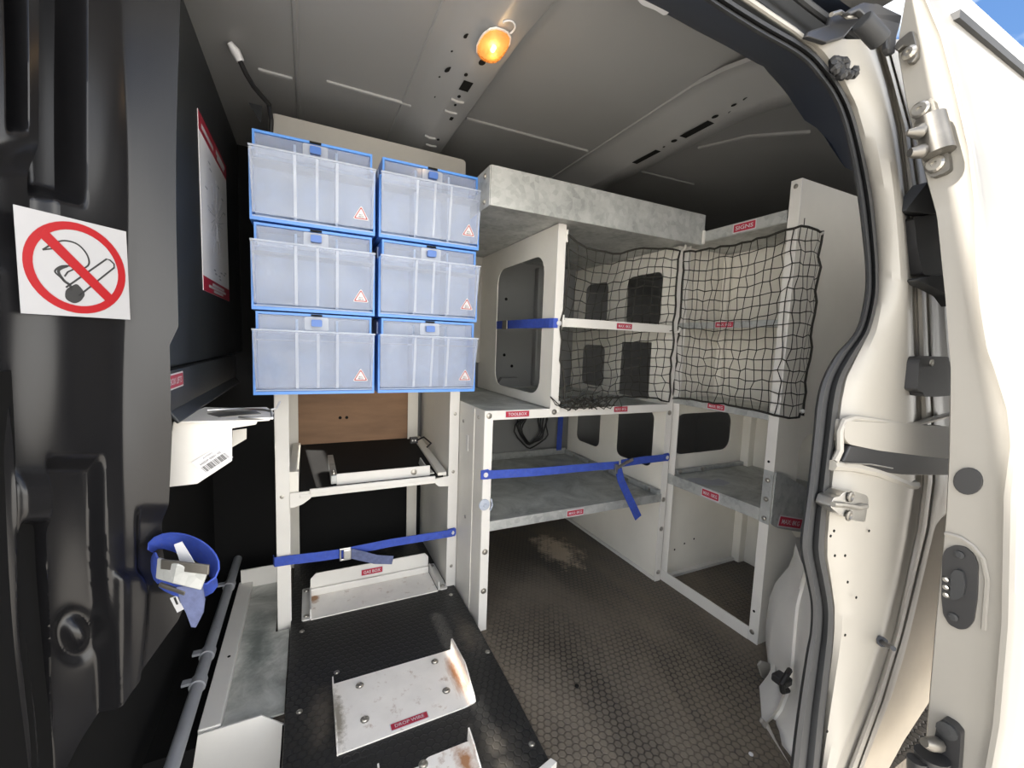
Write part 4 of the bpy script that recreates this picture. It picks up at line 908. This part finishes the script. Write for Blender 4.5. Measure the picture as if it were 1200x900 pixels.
MB().ribbon([Vector((-.094, 1.31, .218)), Vector((-.090, 1.294, .218)), Vector((-.05, 1.292, .218)), A*.4+Cb*.6, Cb], .028, .0018, Z).build('webbing', M['web'], st)
MB().ribbon([Cb+Vector((.01, 0, .003)), Cb*.6+B*.4+Vector((0, 0, .005)), B], .025, .0018, Z).build('webbing', M['web'], st)
MB().ribbon([Cb+Vector((.015, -.004, -.002)), Cb+Vector((.05, -.016, -.012)), Cb+Vector((.085, -.022, -.026)), Cb+Vector((.135, -.026, -.036))], [.030, .030, .028, .026], .0018, Z).build('loose_tail', M['webdirty'], st)
MB().box(Cb.x-.015, Cb.x-.010, Cb.y-.010, Cb.y-.004, Cb.z-.017, Cb.z+.017).box(Cb.x-.015, Cb.x+.017, Cb.y-.010, Cb.y-.004, Cb.z+.013, Cb.z+.019).box(Cb.x-.015, Cb.x+.017, Cb.y-.010, Cb.y-.004, Cb.z-.019, Cb.z-.013).box(Cb.x-.004, Cb.x+.017, Cb.y-.014, Cb.y-.005, Cb.z-.014, Cb.z+.014).build('cam_buckle', M['steel'], st, bevel=.0015)
strap_eye(st, (.425, 1.291, .220), (0, -1, 0))
st = thing('lashing_strap', 'short blue strap across the windowed side panel above the toolbox shelf', 'strap', (.656, 1.09, .918))
MB().ribbon([Vector((.668, 1.080, .917)), Vector((.655, 1.083, .917)), Vector((.651, 1.10, .917)), Vector((.648, 1.28, .919)), Vector((.654, 1.50, .921))], .029, .002, Z).build('webbing', M['web'], st)
MB().box(.642, .647, 1.385, 1.425, .903, .936).build('buckle', M['dsteel'], st, bevel=.002)
MB().lathe([(.008, 0), (.008, .002), (.003, .004)], (.671, 1.078, .917), -Y, 12).build('eyelet', M['white'], st)
st = thing('lashing_strap', 'blue strap hanging by the far wall, seen under the toolbox rail', 'strap', (1.10, 1.69, .66))
MB().ribbon([Vector((1.082, 1.69, .65)), Vector((1.080, 1.68, .52)), Vector((1.078, 1.68, .352))], .028, .002, X).build('webbing', M['web'], st)
# rolled strap on the bulkhead
rc = on(212, 662, 0, -.215) ; rc = on(214, 662, 1, .745)
st = thing('rolled_strap', 'rolled blue strap with metal buckle and paper tag on the black bulkhead', 'strap', tuple(rc))
cd_ = (CAM-rc).normalized(); hx = Vector((cd_.y, -cd_.x, 0)).normalized() * -1; hx = Vector((RGT.x, RGT.y, 0)).normalized(); hv = Z
axis = (cd_*.55 + Z*.62 + hx*.28).normalized()
def loop(r0, r1, a0, a1, n=30, ex=1.0): return [rc + hx*(ex*(r0+(r1-r0)*k/n)*math.cos(a0+(a1-a0)*k/n)) + (hv - axis*hv.dot(axis)).normalized()*((r0+(r1-r0)*k/n)*.86*math.sin(a0+(a1-a0)*k/n)) for k in range(n+1)]
MB().ribbon(loop(.047, .043, -2.6, 3.6), .046, .0022, axis).build('webbing', M['web'], st, smooth=True)
bx = on(215, 676, 1, .700)
MB().ribbon([bx-hx*.036+Z*.012, bx-hx*.01+Z*.005+cd_*.01, bx+hx*.030-Z*.004], .030, .004, Z*.8+hx*.2).build('buckle', M['galv'], st, bevel=.002)
MB().ribbon([bx-hx*.03+Z*.018+cd_*.008, bx+hx*.036+Z*.012+cd_*.008], .014, .003, Z).ribbon([bx-hx*.034-Z*.012, bx+hx*.002-Z*.024], .006, .004, Z).build('buckle_lever', M['dsteel'], st, bevel=.001)
MB().ribbon([bx+hx*.008-Z*.012, bx+hx*.012-Z*.035, bx+hx*.014-Z*.052, bx+hx*.012-Z*.074], [.036, .034, .024, .006], .002, hx).build('loose_tail', M['webdirty'], st)
pt = on(206, 652, 1, .72)
MB().ribbon([pt+hx*.004+Z*.020, pt+hx*.014-Z*.004, pt+hx*.022-Z*.018], [.012, .018, .016], .001, hx).build('paper_tag', M['white'], st)
p2 = on(217, 706, 1, .735); pg = MB().plate([(-.012, -.016), (.024, .004), (.016, .022), (-.022, .006)], p2, hx, Z, .0006).build('paper_tag', M['white'], st)
bc = MB()
for k in range(6): bc.plate([(-.013+k*.006, -.004+k*.003), (-.010+k*.006, -.003+k*.003), (-.014+k*.006, .008+k*.003), (-.017+k*.006, .007+k*.003)], p2 + cd_*.001, hx, Z, .0004)
bc.build('barcode', M['ink'], pg)

# ---- white bracket on the bulkhead
wbk = thing('box_lifts_bracket', 'white metal bracket with barcode sticker fixed to the black bulkhead under BOX LIFTS', 'bracket', (-.2, .84, .6))
fpts = [on(u, v, 1, .84) for u, v in ((203, 494), (195, 571), (231, 567), (272, 540), (272, 502), (300, 497.5), (302, 493.5), (299, 491))]
MB().plate([(p.x, p.z) for p in fpts], (0, .842, 0), X, Z, .003).build('front_plate', RW, wbk, bevel=.001)
tp = on(203, 493, 1, .84); zt = tp.z
mbp = [on(u, v, 2, zt) for u, v in ((203, 494), (302, 492), (316, 491), (321, 483), (313, 477), (272, 478), (240, 477), (208, 489))]
MB().plate([(p.x, p.y) for p in mbp], (0, 0, zt-.003), X, Y, .003).build('top_plate', RW, wbk, bevel=.001)
s_ = [on(u, v, 2, zt+.0006) for u, v in ((240, 491), (300, 490), (312, 487), (300, 484), (262, 485))]
bp_ = [on(u, v, 1, .93) for u, v in ((273, 504), (272, 524), (289, 514), (289, 502))]
MB().plate([(p.x, p.z) for p in bp_], (0, .93, 0), X, Z, .003).build('rear_flange', RW, wbk)
wr = [on(u, v, 2, zt+.004) for u, v in ((243, 481), (280, 479), (305, 480), (318, 482), (319, 490), (300, 490), (280, 489))]
MB().tube(wr, .0022, 8).build('wire_loop', M['steel'], wbk, smooth=True)
MB().tube([on(318, 480, 2, zt+.006), on(324, 479, 2, zt+.006), on(328, 471, 2, zt+.012)], .0018, 8).build('wire_hook', M['white'], wbk, smooth=True)
MB().plate([(p.x, p.y) for p in [on(u, v, 2, zt+.0004) for u, v in ((243, 485), (262, 482), (300, 482), (306, 485), (280, 487), (258, 489))]], (0, 0, zt), X, Y, .0012).build('clip_strip', M['dsteel'], wbk)
bq = [on(u, v, 1, .8365) for u, v in ((224, 542), (259, 521), (273, 536), (241, 557))]
sk = MB().plate([(p.x, p.z) for p in bq], (0, .8375, 0), X, Z, .0006).build('barcode_sticker', M['white'], wbk)
bO, bU, bV = bq[3], bq[2]-bq[3], bq[0]-bq[3]
br_ = random.Random(3); mb = MB(); a = .08
while a < .92:
    w = br_.choice((.012, .02, .032)); P_ = [bO+bU*(a+dx)+bV*dy for dx, dy in ((0, .12), (w, .12), (w, .48), (0, .48))]
    mb.plate([(p.x, p.z) for p in P_], (0, .8368, 0), X, Z, .0003); a += w+br_.choice((.012, .02, .03))
mb.build('barcode', M['ink'], sk)
text_mb(text_mb(MB(), 'H2DP 0301 02', bO+bU*.5+bV*.63 + Y*-.0004, bU.normalized(), bV.normalized(), .0032, bU.length*.72, bold=.01), 'A77002', bO+bU*.5+bV*.84 + Y*-.0004, bU.normalized(), bV.normalized(), .0022, bU.length*.34).build('lettering', M['ink'], sk)

# ---- stickers and posters on the bulkhead
bl = [on(u, v, 0, lx+.001) for u, v in ((196, 439), (214.5, 435), (214.5, 453), (195, 458))]
stk = thing('box_lifts_label', 'small red BOX LIFTS sticker low on the dark bulkhead panel', 'label', tuple(bl[3]))
cc = sum(bl, Vector())/4; w_ = (bl[1]-bl[0]).length; h_ = (bl[3]-bl[0]).length
red_label(stk, 'BOX LIFTS', cc, Y, Z, w_*.98, h_, name='sticker')
sg = [planehit(u, v) for u, v in ((9, 238), (141, 273), (147, 375.6), (16.8, 365.5))]
sC = sum(sg, Vector())/4 + SN*.0085; sW = ((sg[1]-sg[0]).length+(sg[2]-sg[3]).length)/2; sH = ((sg[3]-sg[0]).length+(sg[2]-sg[1]).length)/2
ns = thing('no_smoking_sign', 'square white no-smoking sticker with red ring and crossed-out cigarette', 'sign', tuple(sC))
sV = ((sg[0]-sg[3]).normalized()+(sg[1]-sg[2]).normalized()).normalized(); sU = SD
u_ = sW/2; v_ = sH/2
MB().plate([(-u_, -v_), (u_, -v_), (u_, v_), (-u_, v_)], sC, sU, sV, .0008).build('sticker', M['signwhite'], ns)
def sp(x, y): return (x*u_, y*v_)
def el(r, n=48): return [sp(r*math.cos(2*math.pi*k/n), r*math.sin(2*math.pi*k/n)) for k in range(n)]
c45 = .7071
MB().plate(el(.93), sC+SN*.0010, sU, sV, .0005, [el(.775)]).build('ring', M['signred'], ns)
def stroke(pts, w, off, mb, smooth=False):
    if smooth:
        q_ = [(p, p) for p in pts]; pts = [a for a, _ in dense(q_, 6)]
    P_ = [Vector(sp(*p)) for p in pts]; n = len(P_); L, Rr = [], []
    for i, p in enumerate(P_):
        t = (P_[min(i+1, n-1)]-P_[max(i-1, 0)]).normalized(); q = Vector((-t.y, t.x)); L.append(p+q*w*u_/2); Rr.append(p-q*w*u_/2)
    for i in range(n-1): mb.plate([tuple(L[i]), tuple(Rr[i]), tuple(Rr[i+1]), tuple(L[i+1])], sC+SN*off, sU, sV, .0003)
    return mb
mb = MB()
stroke([(-.25, -.42), (.55, .30), (.62, .29), (.70, .22), (.70, .14), (-.02, -.56)], .035, .0009, mb)
stroke([(-.60, .26), (-.42, .42), (-.22, .52), (.0, .50), (.16, .34), (.20, .14), (.08, .02), (-.10, .03), (-.30, .0), (-.42, -.12), (-.34, -.22), (-.28, -.28)], .032, .0009, mb, True)
stroke([(-.60, .26), (-.40, .33), (-.30, .36)], .03, .0009, mb); stroke([(-.20, .02), (-.36, -.10), (-.28, -.28), (-.18, -.36), (-.15, -.46)], .05, .0009, mb, True); stroke([(-.05, .0), (-.2, -.1), (-.26, -.2)], .03, .0009, mb)
mb.plate([sp(*p) for p in rpoly([(-.26, -.46), (-.05, -.31), (.03, -.40), (.10, -.52), (.0, -.68), (-.12, -.74), (-.28, -.66)], .08)], sC+SN*.0009, sU, sV, .0003)
mb.build('cigarette_drawing', M['ink'], ns)
MB().plate([sp(-c45*.86-.07, c45*.86-.07), sp(-c45*.86+.07, c45*.86+.07), sp(c45*.86+.07, -c45*.86+.07), sp(c45*.86-.07, -c45*.86-.07)], sC+SN*.0014, sU, sV, .0004).build('slash', M['signred'], ns)
pz = -0.2050
po = [on(u, v, 0, pz) for u, v in ((231.4, 126), (264.6, 189), (268.5, 353), (238.6, 339.7))]
y0, y1 = po[3].y, (po[1].y+po[2].y)/2; z0, z1 = po[3].z, po[0].z
ps_ = thing('van_poster', 'tall white diagram poster with dark red header and footer on the black bulkhead', 'poster', (pz, y0, z0))
MB().box(pz-.001, pz, y0, y1, z0, z1).build('sheet', M['paper'], ps_)
MB().box(pz, pz+.0004, y0, y1, z1-(z1-z0)*.105, z1).build('header', M['red'], ps_); MB().box(pz, pz+.0004, y0, y1, z0, z0+(z1-z0)*.085).build('footer', M['red'], ps_)
PV, PH = y1-y0, z1-z0
text_mb(text_mb(MB(), 'SAFETY', (pz+.0008, y0+PV*.28, z1-PH*.05), Y, Z, .016, PV*.34), 'LOADING GUIDE', (pz+.0008, y0+PV*.72, z1-PH*.055), Y, Z, .010, PV*.34).build('lettering', M['white'], ps_) if False else None
hl = MB()
for q, (a, b, c) in enumerate(((.08, .46, .062), (.56, .92, .044), (.60, .88, .070))): hl.box(pz+.0004, pz+.0007, y0+PV*a, y0+PV*b, z1-PH*c-.005, z1-PH*c+.005)
for a, b, c in ((.30, .75, .060), (.18, .82, .040), (.34, .70, .020)): hl.box(pz+.0004, pz+.0007, y0+PV*a, y0+PV*b, z0+PH*c-.003, z0+PH*c+.003)
hl.build('print_line', M['white'], ps_, kind='stuff')
dg = MB(); rp = random.Random(11)
for k in range(46):
    a = rp.uniform(0, 6.28); r0_, r1_ = rp.uniform(.02, .10), rp.uniform(.10, .30); cyy_, czz = .52, .50
    p = Vector((pz+.0003, y0+PV*(cyy_+r0_*math.cos(a)), z0+PH*(czz+r0_*.9*math.sin(a)))); q = Vector((pz+.0003, y0+PV*(cyy_+r1_*1.1*math.cos(a+.2)), z0+PH*(czz+r1_*.9*math.sin(a+.2))))
    dg.ribbon([p, q], .0012, .0004, (p-q).cross(X))
for yy, zz in ((.30, .80), (.34, .77), (.18, .62), (.62, .74), (.78, .70), (.86, .62), (.40, .16), (.44, .14), (.58, .14), (.66, .17), (.78, .17), (.84, .19), (.60, .12)): dg.box(pz, pz+.0004, y0+PV*yy-.012, y0+PV*yy+.012, z0+PH*zz-.002, z0+PH*zz+.002)
dg.build('diagram', M['inkgrey'], ps_, kind='stuff')

# ---- roof lamp
lp = on(578, 54, 2, 1.425)
la = thing('roof_lamp', 'small lit amber roof lamp on the cross bow', 'lamp', tuple(lp))
def dome(rx, ry, rz, c, n=16, m=7, sq=2.6):
    rows = []
    for i in range(m+1):
        f = math.pi/2*i/m; row = []
        for k in range(n+1):
            a = 2*math.pi*k/n; cx_, s__ = math.cos(a), math.sin(a); e_ = (abs(cx_)**sq+abs(s__)**sq)**(-1/sq)
            row.append(c + Vector((rx*cx_*e_*math.cos(f), ry*s__*e_*math.cos(f), -rz*math.sin(f))))
        rows.append(row)
    return rows
lc_ = Vector((lp.x, lp.y, 1.4295))
MB().plate([(1.08*(p.x-lc_.x), 1.08*(p.y-lc_.y)) for p in dome(.027, .042, .02, lc_)[0][:-1]], lc_ - Z*.003, X, Y, .003).build('base', M['rackw'], la)
MB().grid(dome(.027, .042, .022, lc_-Z*.003)).build('lens', M['lens'], la, smooth=True)
MB().tube([lc_+Vector((0, .004, -.010)), lc_+Vector((0, -.006, -.010))], .004, 10).build('bulb', M['bulb'], la, smooth=True)
MB().tube([lc_+Vector((.004+.022*math.cos(a)*.6, -.056-.018*math.sin(a), -.004)) for a in [k*.3-.6 for k in range(12)]], .0018, 6).build('wire_tail', M['white'], la, smooth=True)
pl = bpy.data.lights.new('lamp_light', 'POINT'); pl.energy = 0.08; pl.color = (1.0, .66, .32); pl.shadow_soft_size = .012
plo = bpy.data.objects.new('lamp_light', pl); COL.objects.link(plo); plo.location = (0, 0, -.032); plo.parent = la
# ---- clear plastic lamp housing by the header
q = on(768, 4, 2, 1.43)
ch = thing('white_cover', 'bright white plastic cover fixed to the roof edge above the opening', 'cover', tuple(q))
MB().plate(rpoly([(p.x, p.y) for p in [on(u, v, 2, 1.425) for u, v in ((742, -6), (752, 6), (768, 12), (779, 19), (790, 10), (783, 4), (788, -8))]], .006), (0, 0, 1.425), X, Y, .05).build('cover', M['white'], ch, bevel=.003)
# ---- cable from roof to bin rack
cb = thing('cable', 'black cable with white connector hanging from the roof by the bulkhead', 'cable', tuple(on(270, 55, 1, 1.15)))
MB().tube([on(u, v, 1, y) for u, v, y in ((281, 71, 1.14), (288, 86, 1.16), (297, 101, 1.19), (308, 114, 1.22), (315, 122, 1.25), (318, 140, 1.275), (317, 170, 1.275))], .0055, 8).build('cord', M['cable'], cb, smooth=True)
MB().tube([on(269, 50, 1, 1.135), on(276, 60, 1, 1.14), on(282, 72, 1, 1.145)], [.006, .010, .008], 10).build('connector', M['white'], cb, smooth=True)
MB().tube([on(316, 131, 1, 1.28), on(316, 134, 1, 1.28), on(316, 165, 1, 1.28)], .003, 6).build('metal_clip', M['bolt'], cb)
MB().plate([(p.x, p.z) for p in [on(u, v, 1, 1.40) for u, v in ((277, 96), (308, 112), (306, 146), (290, 118))]], (0, 1.40, 0), X, Z, .004).build('dark_flap', M['bulk2'], cb)
# ---- coil of black cable on the far wall
cc_ = Vector((.925, 1.685, .478))
co_ = thing('cable_coil', 'tangled coil of black cable hanging behind the toolbox shelf', 'cable', tuple(cc_))
mb = MB(); rk_ = random.Random(5)
for k in range(5):
    ph = rk_.uniform(0, 6); mb.tube([cc_+Vector(((.055+.012*k)*math.cos(a)*(.8+.2*math.sin(3*a+ph)), -.004-.005*k+.004*math.sin(2*a+ph), (.085+.006*k)*math.sin(a)*(.85+.15*math.cos(2*a+ph)))) for a in [q*.3 for q in range(22)]], .0035, 6)
mb.build('cord', M['cable'], co_, smooth=True)
# ---- clear hook on the toolbox post
hk = on(568, 592, 1, 1.08)
ho = thing('clear_hook', 'clear plastic suction hook on the front post of the toolbox rack', 'hook', (hk.x, 1.083, hk.z))
MB().lathe([(.017, 0), (.016, .003), (.006, .006), (.004, .009)], (hk.x, 1.0835, hk.z), -Y, 18).build('disc', M['clear2'], ho, smooth=True)
MB().ribbon([Vector((hk.x+.018, 1.078, hk.z+.018)), Vector((hk.x+.022, 1.076, hk.z)), Vector((hk.x+.016, 1.076, hk.z-.016))], .006, .003, Y).build('hook_arm', M['clear2'], ho)
# ---- dark plastic clips and lead on the sliding shelf
sl = thing('connector_lead', 'small black connector and lead on the black shelf of the bin rack', 'connector', (.33, 1.60, .46))
p_ = Vector((.350, 1.55, .468)); MB().box(p_.x-.012, p_.x+.016, p_.y-.010, p_.y+.012, p_.z, p_.z+.022).build('connector', M['blackp'], sl, bevel=.002)
MB().tube([p_+Vector((.012, -.01, .012)), p_+Vector((.03, -.04, .03)), p_+Vector((.05, -.07, .012)), p_+Vector((.03, -.09, .004))], .003, 6).build('lead', M['cable'], sl, smooth=True)
MB().lathe([(.003, 0), (.003, .0015)], p_+Vector((-.004, -.0105, .012)), -Y, 8).lathe([(.003, 0), (.003, .0015)], p_+Vector((.006, -.0105, .012)), -Y, 8).build('pin', M['steel'], sl)
# ---- papers left on the rear rack shelf
pp = thing('paper_scrap', 'torn pale paper scrap lying on the lower shelf of the rear rack', 'paper', (1.22, .98, .402))
MB().plate([(p.x, p.y) for p in [on(u, v, 2, .402) for u, v in ((806, 561), (820, 560), (833, 563), (842, 561), (856, 566), (848, 569), (826, 568), (812, 565))]], (0, 0, .4015), X, Y, .001).build('sheet', M['inkgrey'], pp)
# ---- wheel arch cover beside the pillar
wa = thing('wheel_arch_cover', 'cream moulded cover over the wheel arch on the floor beside the door seal', 'cover', (1.0, .56, 0))
AL = [(662, 942, 944, .50), (676, 938, 942, .54), (689, 932, 939, .57), (700, 922, 936, .59), (709, 914.5, 934, .60), (727, 907, 932, .615), (745, 904, 930.5, .622), (764, 902, 929, .625), (785, 902, 927, .628), (799, 906, 925.5, .60),
      (812, 914, 922, .54), (830, 906, 915, .535), (846, 893.5, 904, .545), (870, 908, 913, .50), (896, 925, 928, .46)]
rows = []
for v, ul, uc, y in AL:
    yc = min(y-.012, .535) if v < 800 else y-.006
    pL = on(ul, v, 1, y); pC = on(uc, v+2, 1, yc); pM = on(ul*.55+uc*.45, v+1, 1, y*.6+yc*.4-.010); pR = on(lerp_tab([(660, 957), (720, 960), (800, 952), (900, 940)], v), v, 1, .445)
    rows.append([pL+Vector((.09, .07, 0)), pL+Vector((.004, .006, 0)), pL, pM, pC+Vector((-.001, .002, 0)), pC, pC+Vector((.002, -.003, 0)), pC*.5+pR*.5+Vector((-.004, -.004, 0)), pR])
MB().grid(rows).build('moulding', M['rackw'], wa, smooth=True)
fl = [on(u, v, 1, .625) for u, v in ((903, 778), (893, 775), (889, 780), (893, 793), (906, 806), (912, 800))]
MB().plate([(p.x, p.z) for p in fl], (0, .63, 0), X, Z, .006).build('foot_flange', M['door'], wa, bevel=.001)
f2_ = [on(u, v, 1, .53) for u, v in ((894, 842), (892, 847), (905, 868), (918, 893), (924, 895), (921, 882), (906, 858))]
MB().plate([(p.x, p.z) for p in f2_], (0, .535, 0), X, Z, .006).build('foot_flange', M['door'], wa, bevel=.001)
hk = on(915, 796, 1, .515)
hh = thing('tie_down_ring', 'black tie-down ring folded against the wheel arch cover', 'ring', tuple(hk))
MB().tube([hk+Vector((.03, 0, .012)), hk+Vector((0, -.01, .016)), hk+Vector((-.016, -.012, .004)), hk+Vector((-.010, -.012, -.016)), hk+Vector((.012, -.01, -.022))], .006, 8).build('ring', M['cable'], hh, smooth=True)
MB().box(hk.x-.004, hk.x+.026, hk.y-.012, hk.y+.02, hk.z-.016, hk.z+.002).build('base', M['blackp'], hh, bevel=.004)
# ---- small litter on the floor
for nm, lb, u, v, r in (('paper_crumb', 'small white crumb of paper on the dusty floor, near the wheel arch cover', 880, 884, .005), ('floor_plug', 'small black plug in the middle of the dusty floor', 676, 804, .006)):
    p = on(u, v, 2, 0.0); t = MB().lathe([(r, 0), (r*.9, .002), (r*.5, .003)], p, Z, 9).build(nm, M['white'] if r < .0055 else M['hole']); tag(t, lb, 'crumb' if r < .0055 else 'plug')
